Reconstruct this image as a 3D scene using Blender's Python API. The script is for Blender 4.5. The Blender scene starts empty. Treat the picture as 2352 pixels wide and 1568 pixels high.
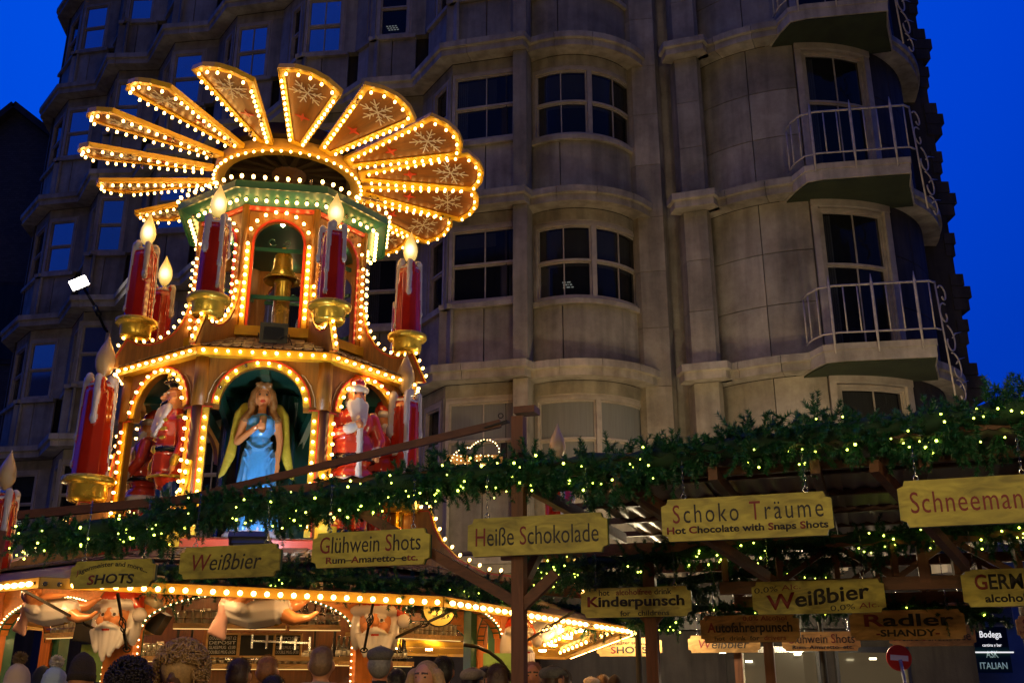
import bpy, bmesh, math, random
import numpy as np
from mathutils import Vector, Matrix
R = math.radians
PI = math.pi
sc = bpy.context.scene
COL = sc.collection
rng = random.Random(7)

# ---------------------------------------------------------------- camera, sky, sun, exposure
PITCH = R(18.7)
CAM_Z = 1.5
cam_d = bpy.data.cameras.new('camera')
cam_d.lens = 35.0
cam_d.sensor_width = 36.0
cam_d.clip_end = 500
cam_d.clip_start = 0.05
cam = bpy.data.objects.new('camera', cam_d)
COL.objects.link(cam)
cam.location = (0, 0, CAM_Z)
cam.rotation_euler = (R(90) + PITCH, 0, 0)
sc.camera = cam

world = bpy.data.worlds.new('World')
sc.world = world
world.use_nodes = True
wn = world.node_tree
for n in list(wn.nodes): wn.nodes.remove(n)
w_out = wn.nodes.new('ShaderNodeOutputWorld')
w_bg = wn.nodes.new('ShaderNodeBackground')
w_sky = wn.nodes.new('ShaderNodeTexSky')
w_sky.sky_type = 'NISHITA'
w_sky.sun_disc = False
w_sky.sun_elevation = R(-3.0)
w_sky.sun_rotation = R(200)
w_sky.ozone_density = 6.0
# blue hour: the dusk sky's own luminance, tinted to the deep blue of the evening
w_mix = wn.nodes.new('ShaderNodeMix'); w_mix.data_type = 'RGBA'; w_mix.blend_type = 'MIX'
w_mix.inputs[0].default_value = 0.93
w_tc = wn.nodes.new('ShaderNodeTexCoord')
w_ramp = wn.nodes.new('ShaderNodeValToRGB')
# the glow lies ahead and above, to the left; the sky falls off evenly towards the opposite horizon
w_dot = wn.nodes.new('ShaderNodeVectorMath'); w_dot.operation = 'DOT_PRODUCT'; w_dot.inputs[1].default_value = (-.2, .6, .77)
w_nrm = wn.nodes.new('ShaderNodeVectorMath'); w_nrm.operation = 'NORMALIZE'
w_map = wn.nodes.new('ShaderNodeMapRange'); w_map.inputs['From Min'].default_value = -1; w_map.inputs['From Max'].default_value = 1
wn.links.new(w_tc.outputs['Generated'], w_nrm.inputs[0]); wn.links.new(w_nrm.outputs[0], w_dot.inputs[0])
wn.links.new(w_dot.outputs['Value'], w_map.inputs[0]); wn.links.new(w_map.outputs[0], w_ramp.inputs[0])
_st = [(0., (0, .003, .035)), (.5, (.003, .030, .21)), (.68, (.001, .038, .40)), (.82, (0, .042, .52)), (.88, (0, .054, .67)), (.97, (0, .078, .80)), (1., (0, .08, .82))]
w_ramp.color_ramp.elements[0].position = _st[0][0]; w_ramp.color_ramp.elements[0].color = (*_st[0][1], 1)
w_ramp.color_ramp.elements[1].position = _st[-1][0]; w_ramp.color_ramp.elements[1].color = (*_st[-1][1], 1)
for _p, _c in _st[1:-1]:
    _e = w_ramp.color_ramp.elements.new(_p); _e.color = (*_c, 1)
wn.links.new(w_sky.outputs[0], w_mix.inputs['A'])
w_scale = wn.nodes.new('ShaderNodeVectorMath'); w_scale.operation = 'SCALE'
SKY_STRENGTH = 0.09
w_scale.inputs['Scale'].default_value = 1.0 / SKY_STRENGTH
wn.links.new(w_ramp.outputs[0], w_scale.inputs[0])
wn.links.new(w_scale.outputs[0], w_mix.inputs['B'])
wn.links.new(w_mix.outputs['Result'], w_bg.inputs[0])
w_bg.inputs[1].default_value = SKY_STRENGTH
wn.links.new(w_bg.outputs[0], w_out.inputs[0])

sc.view_settings.view_transform = 'Standard'
sc.view_settings.look = 'None'
sc.view_settings.exposure = 0.0
sc.view_settings.gamma = 1.0
sc.view_settings.use_curve_mapping = False
cy = sc.cycles
cy.use_denoising = True
try: cy.denoiser = 'OPENIMAGEDENOISE'
except Exception: pass
cy.use_light_tree = True
cy.max_bounces = 5
cy.diffuse_bounces = 2
cy.glossy_bounces = 3
cy.transmission_bounces = 4
cy.transparent_max_bounces = 6
cy.sample_clamp_indirect = 4.0
cy.caustics_reflective = False
cy.caustics_refractive = False

# ---------------------------------------------------------------- projection helpers (2352-unit picture frame)
FL = 2287.0
CP, SP = math.cos(PITCH), math.sin(PITCH)
def ray(px, py):
    a = (px - 1176) / FL; b = (784 - py) / FL
    return Vector((a, CP - b * SP, SP + b * CP))
def P(px, py, Y):
    d = ray(px, py); return Vector((0, 0, CAM_Z)) + d * (Y / d.y)
def PZ(px, py, z):
    d = ray(px, py); return Vector((0, 0, CAM_Z)) + d * ((z - CAM_Z) / d.z)
def PLn(px, py, c, m=-0.35):
    """point of the vertical plane Y = c + m X seen at the pixel"""
    d = ray(px, py); t = c / (d.y - m * d.x); return Vector((0, 0, CAM_Z)) + d * t

# ---------------------------------------------------------------- materials
MATS = {}
def mat(name, col=(.5, .5, .5), rough=.6, metal=0., emit=None, estr=0., spec=None, coat=0., trans=0., ior=None, alpha=None, var=0., vscale=6., bump=0., bscale=40., stretch=None, sample=True):
    if name in MATS: return MATS[name]
    m = bpy.data.materials.new(name); MATS[name] = m
    m.use_nodes = True
    nt = m.node_tree; b = nt.nodes['Principled BSDF']
    b.inputs['Base Color'].default_value = (*col, 1)
    b.inputs['Roughness'].default_value = rough
    b.inputs['Metallic'].default_value = metal
    if spec is not None: b.inputs['Specular IOR Level'].default_value = spec
    if coat: b.inputs['Coat Weight'].default_value = coat; b.inputs['Coat Roughness'].default_value = .08
    if trans: b.inputs['Transmission Weight'].default_value = trans
    if ior: b.inputs['IOR'].default_value = ior
    if alpha is not None: b.inputs['Alpha'].default_value = alpha
    if emit:
        b.inputs['Emission Color'].default_value = (*emit, 1)
        b.inputs['Emission Strength'].default_value = estr
        m.cycles.emission_sampling = 'FRONT' if sample else 'NONE'
    if var or bump:
        tc = nt.nodes.new('ShaderNodeTexCoord')
        mp = nt.nodes.new('ShaderNodeMapping')
        nt.links.new(tc.outputs['Object'], mp.inputs[0])
        if stretch: mp.inputs['Scale'].default_value = stretch
    if var:
        nz = nt.nodes.new('ShaderNodeTexNoise'); nz.inputs['Scale'].default_value = vscale
        nz.inputs['Detail'].default_value = 6; nz.inputs['Roughness'].default_value = .65
        nt.links.new(mp.outputs[0], nz.inputs['Vector'])
        rp = nt.nodes.new('ShaderNodeValToRGB')
        rp.color_ramp.elements[0].position = .3; rp.color_ramp.elements[1].position = .72
        rp.color_ramp.elements[0].color = (*[c * (1 - var) for c in col], 1)
        rp.color_ramp.elements[1].color = (*[min(1, c * (1 + var * .8)) for c in col], 1)
        nt.links.new(nz.outputs[0], rp.inputs[0]); nt.links.new(rp.outputs[0], b.inputs['Base Color'])
        mr = nt.nodes.new('ShaderNodeMapRange'); mr.inputs['To Min'].default_value = max(.02, rough - .12); mr.inputs['To Max'].default_value = min(1, rough + .12)
        nt.links.new(nz.outputs[0], mr.inputs[0]); nt.links.new(mr.outputs[0], b.inputs['Roughness'])
    if bump:
        n2 = nt.nodes.new('ShaderNodeTexNoise'); n2.inputs['Scale'].default_value = bscale; n2.inputs['Detail'].default_value = 4
        nt.links.new(mp.outputs[0], n2.inputs['Vector'])
        bp = nt.nodes.new('ShaderNodeBump'); bp.inputs['Strength'].default_value = bump; bp.inputs['Distance'].default_value = .01
        nt.links.new(n2.outputs[0], bp.inputs['Height']); nt.links.new(bp.outputs[0], b.inputs['Normal'])
    return m

def wood(name, col, axis='z', rough=.5, scale=1.0, contrast=.45):
    """grain running along one axis of the object's own space"""
    if name in MATS: return MATS[name]
    m = bpy.data.materials.new(name); MATS[name] = m; m.use_nodes = True
    nt = m.node_tree; b = nt.nodes['Principled BSDF']; b.inputs['Roughness'].default_value = rough
    tc = nt.nodes.new('ShaderNodeTexCoord'); mp = nt.nodes.new('ShaderNodeMapping')
    s = {'x': (1.2, 14, 14), 'y': (14, 1.2, 14), 'z': (14, 14, 1.2)}[axis]
    mp.inputs['Scale'].default_value = [v * scale for v in s]
    nt.links.new(tc.outputs['Object'], mp.inputs[0])
    nz = nt.nodes.new('ShaderNodeTexNoise'); nz.inputs['Scale'].default_value = 1.6; nz.inputs['Detail'].default_value = 7
    nz.inputs['Distortion'].default_value = 1.1
    nt.links.new(mp.outputs[0], nz.inputs['Vector'])
    n3 = nt.nodes.new('ShaderNodeTexNoise'); n3.inputs['Scale'].default_value = 1.3; n3.inputs['Detail'].default_value = 3
    nt.links.new(tc.outputs['Object'], n3.inputs['Vector'])
    ad = nt.nodes.new('ShaderNodeMath'); ad.operation = 'ADD'
    nt.links.new(nz.outputs[0], ad.inputs[0]); nt.links.new(n3.outputs[0], ad.inputs[1])
    hf = nt.nodes.new('ShaderNodeMath'); hf.operation = 'MULTIPLY'; hf.inputs[1].default_value = .5
    nt.links.new(ad.outputs[0], hf.inputs[0])
    rp = nt.nodes.new('ShaderNodeValToRGB')
    rp.color_ramp.elements[0].position = .36; rp.color_ramp.elements[1].position = .62
    rp.color_ramp.elements[0].color = (*[c * (1 - contrast) for c in col], 1)
    rp.color_ramp.elements[1].color = (*[min(1, c * (1 + contrast * .5)) for c in col], 1)
    nt.links.new(hf.outputs[0], rp.inputs[0]); nt.links.new(rp.outputs[0], b.inputs['Base Color'])
    bp = nt.nodes.new('ShaderNodeBump'); bp.inputs['Strength'].default_value = .25; bp.inputs['Distance'].default_value = .01
    nt.links.new(nz.outputs[0], bp.inputs['Height']); nt.links.new(bp.outputs[0], b.inputs['Normal'])
    return m

def stone(name, col, streak=.5):
    if name in MATS: return MATS[name]
    m = bpy.data.materials.new(name); MATS[name] = m; m.use_nodes = True
    nt = m.node_tree; b = nt.nodes['Principled BSDF']; b.inputs['Roughness'].default_value = .85
    geo = nt.nodes.new('ShaderNodeNewGeometry')
    oi = nt.nodes.new('ShaderNodeObjectInfo')
    mp = nt.nodes.new('ShaderNodeMapping'); mp.inputs['Scale'].default_value = (3.2, 3.2, .35)
    nt.links.new(geo.outputs['Position'], mp.inputs[0])
    n1 = nt.nodes.new('ShaderNodeTexNoise'); n1.inputs['Scale'].default_value = 1.4; n1.inputs['Detail'].default_value = 7
    nt.links.new(mp.outputs[0], n1.inputs['Vector'])
    n2 = nt.nodes.new('ShaderNodeTexNoise'); n2.inputs['Scale'].default_value = .9; n2.inputs['Detail'].default_value = 9; n2.inputs['Roughness'].default_value = .7
    nt.links.new(geo.outputs['Position'], n2.inputs['Vector'])
    r1 = nt.nodes.new('ShaderNodeValToRGB'); r1.color_ramp.elements[0].position = .36; r1.color_ramp.elements[1].position = .56
    r1.color_ramp.elements[0].color = (*[c * (1 - streak) for c in col], 1); r1.color_ramp.elements[1].color = (*col, 1)
    nt.links.new(n1.outputs[0], r1.inputs[0])
    r2 = nt.nodes.new('ShaderNodeValToRGB'); r2.color_ramp.elements[0].position = .33; r2.color_ramp.elements[1].position = .66
    r2.color_ramp.elements[0].color = (.55, .52, .50, 1); r2.color_ramp.elements[1].color = (1.2, 1.18, 1.15, 1)
    nt.links.new(n2.outputs[0], r2.inputs[0])
    mx = nt.nodes.new('ShaderNodeMix'); mx.data_type = 'RGBA'; mx.blend_type = 'MULTIPLY'; mx.inputs[0].default_value = 1
    nt.links.new(r1.outputs[0], mx.inputs['A']); nt.links.new(r2.outputs[0], mx.inputs['B'])
    mr = nt.nodes.new('ShaderNodeMapRange'); mr.inputs['To Min'].default_value = .78; mr.inputs['To Max'].default_value = 1.15
    nt.links.new(oi.outputs['Random'], mr.inputs[0])
    m2 = nt.nodes.new('ShaderNodeVectorMath'); m2.operation = 'SCALE'
    nt.links.new(mx.outputs['Result'], m2.inputs[0]); nt.links.new(mr.outputs[0], m2.inputs['Scale'])
    nt.links.new(m2.outputs[0], b.inputs['Base Color'])
    n4 = nt.nodes.new('ShaderNodeTexNoise'); n4.inputs['Scale'].default_value = 35; n4.inputs['Detail'].default_value = 4
    nt.links.new(geo.outputs['Position'], n4.inputs['Vector'])
    bp = nt.nodes.new('ShaderNodeBump'); bp.inputs['Strength'].default_value = .3; bp.inputs['Distance'].default_value = .01
    nt.links.new(n4.outputs[0], bp.inputs['Height']); nt.links.new(bp.outputs[0], b.inputs['Normal'])
    return m

M = {}
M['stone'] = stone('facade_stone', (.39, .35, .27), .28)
M['stone_light'] = stone('cornice_stone', (.47, .42, .33), .28)
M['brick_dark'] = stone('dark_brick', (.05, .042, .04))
M['win_frame'] = mat('window_frame_paint', (.42, .36, .29), .6, var=.25, vscale=4)
M['pane'] = mat('window_glass', (.01, .012, .014), .05, spec=.6, alpha=.42)
M['pane_sky'] = mat('window_glass_reflecting', (.55, .6, .7), .06, metal=.9, spec=.8)
M['blind'] = mat('office_blind', (.2, .2, .18), .9, var=.15, vscale=2, stretch=(18, 18, .5))
M['railing'] = mat('balcony_rail_paint', (.5, .43, .36), .55, var=.3, vscale=9)
M['iron'] = mat('wrought_iron', (.02, .018, .016), .45, metal=.6)
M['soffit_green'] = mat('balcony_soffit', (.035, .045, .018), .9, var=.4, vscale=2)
M['gold'] = mat('gold_paint', (.72, .50, .06), .26, metal=.5, var=.12, vscale=5)
M['yellow'] = mat('yellow_paint', (.76, .43, .018), .38, var=.18, vscale=7, coat=.2)
M['red'] = mat('red_paint', (.62, .055, .018), .35, coat=.4, var=.15, vscale=5)
M['green'] = mat('green_paint', (.03, .16, .095), .35, var=.2, vscale=6, coat=.3)
M['green_dark'] = mat('dark_green_paint', (.012, .07, .045), .45, var=.3, vscale=5)
M['wood_tower'] = wood('tower_wood', (.30, .12, .014), 'z', .42)
M['wood_dark'] = wood('tower_dark_wood', (.15, .052, .01), 'z', .45)
M['wood_orange'] = wood('bar_orange_wood', (.78, .27, .05), 'x', .4, .8, .35)
M['wood_post'] = wood('bar_orange_post', (.68, .20, .035), 'z', .4, .8, .35)
M['wood_canopy'] = wood('canopy_timber', (.12, .045, .018), 'x', .6)
M['wood_canopy_v'] = wood('canopy_timber_upright', (.14, .05, .02), 'z', .6)
M['wood_sign'] = wood('sign_board_wood', (.42, .36, .05), 'x', .55, .7, .55)
M['wood_sign_orange_lit'] = wood('sign_board_wood_orange_lit', (.44, .24, .07), 'x', .6, .7, .55)  # same boards in orange light, the light put into the wood colour
M['sign_edge'] = mat('sign_edge_green', (.012, .05, .03), .5)
M['wood_shelf'] = wood('shelf_wood', (.5, .3, .1), 'x', .5)
M['shingle'] = mat('roof_shingle_wood', (.15, .085, .045), .5, var=.5, vscale=5, stretch=(8, 8, 2))
M['black'] = mat('black_plastic', (.012, .012, .013), .35)
M['black_paint'] = mat('black_lettering', (.012, .01, .01), .6)
M['red_paint_letter'] = mat('red_lettering', (.17, .014, .012), .6)
M['chalk'] = mat('chalk_lettering', (.6, .6, .58), .9)
M['grey_metal'] = mat('grey_metal', (.2, .2, .2), .4, metal=.5)
M['steel'] = mat('bright_steel', (.6, .6, .58), .22, metal=1.)
M['socket'] = mat('lamp_socket', (.06, .03, .015), .5)
BULB = (1.0, .53, .125)
M['bulb'] = mat('lit_bulb', (.9, .8, .6), .3, emit=BULB, estr=19)
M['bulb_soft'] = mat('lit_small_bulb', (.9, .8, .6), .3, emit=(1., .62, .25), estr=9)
M['bulb_off'] = mat('unlit_bulb_glass', (.8, .75, .65), .05, trans=.9, ior=1.45)
M['fairy'] = mat('fairy_light', (.7, .8, .2), .3, emit=(.80, 1., .10), estr=10)
M['led_white'] = mat('led_white', (.9, .9, .9), .3, emit=(1., .86, .6), estr=14)
M['flame_lit'] = mat('lit_flame_lamp', (.85, .7, .35), .35, emit=(1., .66, .20), estr=1.1)
M['flame_core'] = mat('flame_lamp_core', (1, 1, .9), .3, emit=(1., .93, .75), estr=9)
M['flame_off'] = mat('unlit_flame_lamp', (.46, .33, .17), .22, coat=.5)
M['wax_red'] = mat('red_candle_gloss', (.34, .014, .001), .2, coat=1., var=.12, vscale=3)
M['wax_white'] = mat('white_wax_gloss', (.40, .37, .42), .2, coat=.8)
M['snow_paint'] = mat('snowflake_white', (.72, .62, .45), .6)
M['flood'] = mat('floodlight_lamp', (1, 1, 1), .3, emit=(1., .93, .85), estr=60)
M['skin'] = mat('skin', (.56, .25, .12), .5)
M['skin_fig'] = mat('painted_skin', (.72, .27, .09), .25, coat=.6)
M['white_fig'] = mat('painted_white', (.68, .60, .55), .25, coat=.6)
M['red_fig'] = mat('painted_red', (.6, .05, .02), .2, coat=.8)
M['black_fig'] = mat('painted_black', (.012, .012, .012), .2, coat=.8)
M['blue_fig'] = mat('painted_blue', (.012, .05, .35), .25, coat=.6)
M['dress'] = mat('painted_light_blue', (.08, .36, .82), .2, coat=.8, var=.22, vscale=3)
M['hair_fig'] = mat('painted_hair', (.30, .12, .03), .3, coat=.5, var=.3, vscale=14)
M['wing_fig'] = mat('painted_wing_gold', (.62, .45, .04), .25, coat=.6, var=.25, vscale=9)
M['pink_fig'] = mat('painted_pink', (.66, .36, .30), .3, coat=.5)
M['gold_fig'] = mat('painted_gold', (.66, .44, .05), .25, metal=.5)
M['brown_fig'] = mat('painted_brown', (.22, .1, .03), .3, coat=.4)
M['eye_fig'] = mat('painted_eye', (.03, .02, .02), .3)
M['glass_clear'] = mat('drinking_glass', (.85, .75, .55), .08, trans=.5, ior=1.45, coat=.6)
M['board_black'] = mat('chalkboard_black', (.012, .012, .012), .7)
M['needle'] = mat('fir_needles', (.012, .085, .03), .45, var=.5, vscale=9)
M['needle_dark'] = mat('fir_core', (.006, .03, .012), .9)
M['roof_sheet'] = mat('corrugated_sheet', (.30, .24, .22), .45, var=.3, vscale=3)
M['asphalt'] = mat('asphalt', (.045, .045, .048), .8, var=.3, vscale=2, bump=.4)
M['paving'] = mat('paving_stone', (.2, .19, .18), .7, var=.25, vscale=1.5, bump=.3)
M['road_red'] = mat('road_sign_red', (.55, .015, .012), .4)
M['road_white'] = mat('road_sign_white', (.7, .7, .72), .4)

# ---------------------------------------------------------------- mesh builder
class MB:
    def __init__(s): s.v = []; s.f = []; s.m = []; s.cm = 0; s.sm = []
    def add(s, vs, fs, mi=None, smooth=False, mx=None):
        o = len(s.v)
        if mx is not None: vs = [mx @ Vector(v) for v in vs]
        s.v.extend([tuple(v) for v in vs])
        for f in fs:
            s.f.append([o + i for i in f]); s.m.append(s.cm if mi is None else mi); s.sm.append(smooth)
        return s
    def box(s, c, size, mx=None, mi=None):
        x, y, z = size[0] / 2, size[1] / 2, size[2] / 2
        vs = [Vector(c) + Vector((a * x, b * y, d * z)) for a, b, d in ((-1,-1,-1),(1,-1,-1),(1,1,-1),(-1,1,-1),(-1,-1,1),(1,-1,1),(1,1,1),(-1,1,1))]
        return s.add(vs, [(0,3,2,1),(4,5,6,7),(0,1,5,4),(1,2,6,5),(2,3,7,6),(3,0,4,7)], mi, False, mx)
    def bar(s, a, b, w, h, up=(0, 0, 1), mi=None):
        a = Vector(a); b = Vector(b); d = b - a; L = d.length
        if L < 1e-6: return s
        d.normalize(); u = Vector(up)
        if abs(d.dot(u)) > .98: u = Vector((1, 0, 0))
        r = d.cross(u).normalized(); u = r.cross(d).normalized()
        mx = Matrix(((d.x, r.x, u.x, (a.x+b.x)/2), (d.y, r.y, u.y, (a.y+b.y)/2), (d.z, r.z, u.z, (a.z+b.z)/2), (0,0,0,1)))
        return s.box((0,0,0), (L, w, h), mx, mi)
    def tube(s, pts, r, n=6, mi=None, cap=True, closed=False):
        pts = [Vector(p) for p in pts]; N = len(pts)
        rr = r if isinstance(r, (list, tuple)) else [r] * N
        vs = []; pu = None
        for i, p in enumerate(pts):
            if closed: d = pts[(i+1) % N] - pts[i-1]
            else: d = pts[min(i+1, N-1)] - pts[max(i-1, 0)]
            if d.length < 1e-9: d = Vector((0,0,1))
            d.normalize()
            if pu is None:
                u = Vector((0,0,1)) if abs(d.z) < .9 else Vector((1,0,0))
            else: u = pu
            x = u.cross(d); 
            if x.length < 1e-6: x = Vector((1,0,0)).cross(d)
            x.normalize(); u = d.cross(x).normalized(); pu = u
            for k in range(n):
                a = 2*PI*k/n; vs.append(p + (x*math.cos(a) + u*math.sin(a)) * rr[i])
        fs = []
        for i in range(N if closed else N-1):
            j = (i+1) % N
            for k in range(n):
                k2 = (k+1) % n; fs.append((i*n+k, i*n+k2, j*n+k2, j*n+k))
        if cap and not closed:
            fs.append(tuple(range(n-1, -1, -1))); fs.append(tuple((N-1)*n+k for k in range(n)))
        return s.add(vs, fs, mi, True)
    def lathe(s, prof, n=16, mx=None, mi=None, smooth=True, ring=False):
        vs = []; fs = []
        for r, z in prof:
            for k in range(n):
                a = 2*PI*k/n; vs.append((r*math.cos(a), r*math.sin(a), z))
        for i in range(len(prof)-1):
            for k in range(n):
                k2 = (k+1) % n; fs.append((i*n+k, i*n+k2, (i+1)*n+k2, (i+1)*n+k))
        if ring:
            m = (len(prof)-1)*n; fs += [(m+k, m+(k+1) % n, (k+1) % n, k) for k in range(n)]
        else:
            fs.append(tuple(range(n-1, -1, -1))); fs.append(tuple((len(prof)-1)*n+k for k in range(n)))
        return s.add(vs, fs, mi, smooth, mx)
    def prism(s, poly, t, mx=None, mi=None):
        """poly in local XZ, thickness t along Y (centred)"""
        n = len(poly)
        vs = [(x, -t/2, z) for x, z in poly] + [(x, t/2, z) for x, z in poly]
        fs = [tuple(range(n)), tuple(range(2*n-1, n-1, -1))] + [(i, i+n, (i+1) % n + n, (i+1) % n) for i in range(n)]
        return s.add(vs, fs, mi, False, mx)
    def ball(s, c, r, nu=8, nv=6, mi=None, mx=None):
        rx, ry, rz = r if isinstance(r, (list, tuple)) else (r, r, r)
        prof = [(math.sin(PI*i/nv), -math.cos(PI*i/nv)) for i in range(nv+1)]
        vs = []; fs = []
        for a_, z in prof:
            for k in range(nu):
                a = 2*PI*k/nu; vs.append(Vector((c[0]+rx*a_*math.cos(a), c[1]+ry*a_*math.sin(a), c[2]+rz*z)))
        for i in range(nv):
            for k in range(nu):
                k2 = (k+1) % nu; fs.append((i*nu+k, i*nu+k2, (i+1)*nu+k2, (i+1)*nu+k))
        return s.add(vs, fs, mi, True, mx)
    def mesh(s, name, mats, fix=True):
        me = bpy.data.meshes.new(name)
        me.from_pydata(s.v, [], s.f)
        if not isinstance(mats, (list, tuple)): mats = [mats]
        for m_ in mats: me.materials.append(m_)
        me.polygons.foreach_set('material_index', s.m)
        me.polygons.foreach_set('use_smooth', s.sm)
        if fix:
            bm = bmesh.new(); bm.from_mesh(me)
            bmesh.ops.recalc_face_normals(bm, faces=bm.faces); bm.to_mesh(me); bm.free()
        me.update()
        return me
    def build(s, name, mats, parent=None, world_coords=True, fix=True):
        o = bpy.data.objects.new(name, s.mesh(name, mats, fix)); COL.objects.link(o)
        if parent is not None: attach(o, parent, world_coords)
        return o

def wmat(o):
    """world matrix of a chain of freshly made objects, without a view layer update"""
    m = o.matrix_parent_inverse @ o.matrix_basis if o.parent else o.matrix_basis
    return (wmat(o.parent) @ m) if o.parent else m.copy()
def attach(o, parent, world_coords=True):
    o.parent = parent
    if world_coords: o.matrix_parent_inverse = wmat(parent).inverted()
def thing(name, label, cat, loc=(0, 0, 0), rz=0., group=None):
    o = bpy.data.objects.new(name, None); COL.objects.link(o)
    o.location = loc; o.rotation_euler = (0, 0, rz); o.empty_display_size = .2
    o['label'] = label; o['category'] = cat
    if group: o['group'] = group
    return o
def tag(o, label=None, cat=None, group=None, kind=None):
    if label: o['label'] = label
    if cat: o['category'] = cat
    if group: o['group'] = group
    if kind: o['kind'] = kind
    return o
def inst(me, name, parent, mx, world_coords=True):
    o = bpy.data.objects.new(name, me); COL.objects.link(o)
    o.matrix_basis = mx
    if parent is not None: attach(o, parent, world_coords)
    return o
def dup(root, loc, rz=None, label=None, group=None, scale=None):
    r = root.copy(); COL.objects.link(r); r.location = loc
    if rz is not None: r.rotation_euler = (0, 0, rz)
    if scale: r.scale = scale if isinstance(scale, (tuple, list)) else (scale,)*3
    if label: r['label'] = label
    if group: r['group'] = group
    for ch in list(root.children):
        c = ch.copy(); COL.objects.link(c); c.parent = r
        for g in list(ch.children):
            d = g.copy(); COL.objects.link(d); d.parent = c
    return r
def basis(o, x, y, z):
    """matrix from origin and three axes"""
    x = Vector(x); y = Vector(y); z = Vector(z)
    return Matrix(((x.x, y.x, z.x, o[0]), (x.y, y.y, z.y, o[1]), (x.z, y.z, z.z, o[2]), (0, 0, 0, 1)))
def to_dir(loc, d, roll_up=(0, 0, 1), s=1.0):
    """matrix whose local +Z points along d"""
    z = Vector(d).normalized(); u = Vector(roll_up)
    if abs(z.dot(u)) > .95: u = Vector((0, 1, 0))
    x = u.cross(z).normalized(); y = z.cross(x).normalized()
    return basis(loc, x*s, y*s, z*s)

# ---------------------------------------------------------------- bulbs
def bulb_mesh(name, r, mats, n=7, nv=5, socket=True):
    b = MB()
    if socket: b.lathe([(r*.62, 0), (r*.62, r*.9)], 6, mi=0, smooth=False)
    b.lathe([(r*.42, r*.9), (r*.95, r*1.7), (r, r*2.3), (r*.75, r*3.0), (r*.1, r*3.3)], n, mi=1)
    return b.mesh(name, mats, fix=False)
BULB_ME = bulb_mesh('bulb', .0178, [M['socket'], M['bulb']])
BULB_BIG = bulb_mesh('bulb_large', .0222, [M['socket'], M['bulb']])
BULB_OFF = bulb_mesh('bulb_unlit', .021, [M['socket'], M['bulb_off']])
class BulbSet:
    """places bulbs as single parts up to a limit, the rest joined into one part"""
    def __init__(s, parent, limit=290): s.parent = parent; s.n = 0; s.limit = limit; s.rest = MB()
    def put(s, loc, d, owner=None, me=None, off=.035):
        me = me or BULB_ME
        if rng.random() < off: me = BULB_OFF
        mx = to_dir(loc, d)
        if s.n < s.limit:
            inst(me, 'bulb', owner or s.parent, mx)
            s.n += 1
        else:
            vs = [v.co.copy() for v in me.vertices]; 
            s.rest.add(vs, [tuple(p.vertices) for p in me.polygons], 0, True, mx)
            k = len(me.polygons)
            for i, p in enumerate(me.polygons): s.rest.m[-k+i] = p.material_index
    def finish(s):
        if s.rest.v:
            o = s.rest.build('bulb_rows', [M['socket'], M['bulb']], s.parent, fix=False); o['kind'] = 'stuff'

# ---------------------------------------------------------------- lettering
def text_mesh(name, runs, height, width=None, bold=0., shear=0., extrude=.002, arc=0., spacing=1.0, rise=0.):
    """runs: list of (text, material index). Lettering in local XZ, facing -Y, centred."""
    cu = bpy.data.curves.new(name, 'FONT')
    body = ''.join(t for t, _ in runs); cu.body = body
    cu.size = 1.0; cu.extrude = 0.0; cu.offset = bold; cu.shear = shear; cu.space_character = spacing
    cu.resolution_u = 3
    k = 0
    for t, mi in runs:
        for ch in t:
            cu.body_format[k].material_index = mi; k += 1
    cu.materials.append(M['black_paint']); cu.materials.append(M['red_paint_letter']); cu.materials.append(M['chalk'])
    o = bpy.data.objects.new(name, cu); COL.objects.link(o)
    bpy.context.view_layer.update()
    dg = bpy.context.evaluated_depsgraph_get()
    me = bpy.data.meshes.new_from_object(o.evaluated_get(dg))
    bpy.data.objects.remove(o); 
    co = np.empty(len(me.vertices)*3, dtype=np.float32); me.vertices.foreach_get('co', co); co = co.reshape(-1, 3)
    x0, x1 = co[:, 0].min(), co[:, 0].max(); y0, y1 = co[:, 1].min(), co[:, 1].max()
    sy = height / max(1e-6, y1 - y0); sx = sy if width is None else width / (x1 - x0)
    x = (co[:, 0] - (x0+x1)/2) * sx; z = (co[:, 1] - (y0+y1)/2) * sy
    w = (x1-x0)*sx
    if arc: z = z - arc * (2*x/w)**2
    if rise: z = z + rise * (2*x/w)
    new = np.stack([x, np.zeros_like(x), z], 1)
    me.vertices.foreach_set('co', new.ravel())
    me.update()
    # thin relief: front copy plus rim
    bm = bmesh.new(); bm.from_mesh(me)
    bmesh.ops.dissolve_degenerate(bm, dist=1e-6, edges=bm.edges)
    r = bmesh.ops.extrude_face_region(bm, geom=list(bm.faces))
    for e in r['geom']:
        if isinstance(e, bmesh.types.BMVert): e.co.y -= extrude
    bmesh.ops.recalc_face_normals(bm, faces=bm.faces)
    bm.to_mesh(me); bm.free()
    return me

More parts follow.
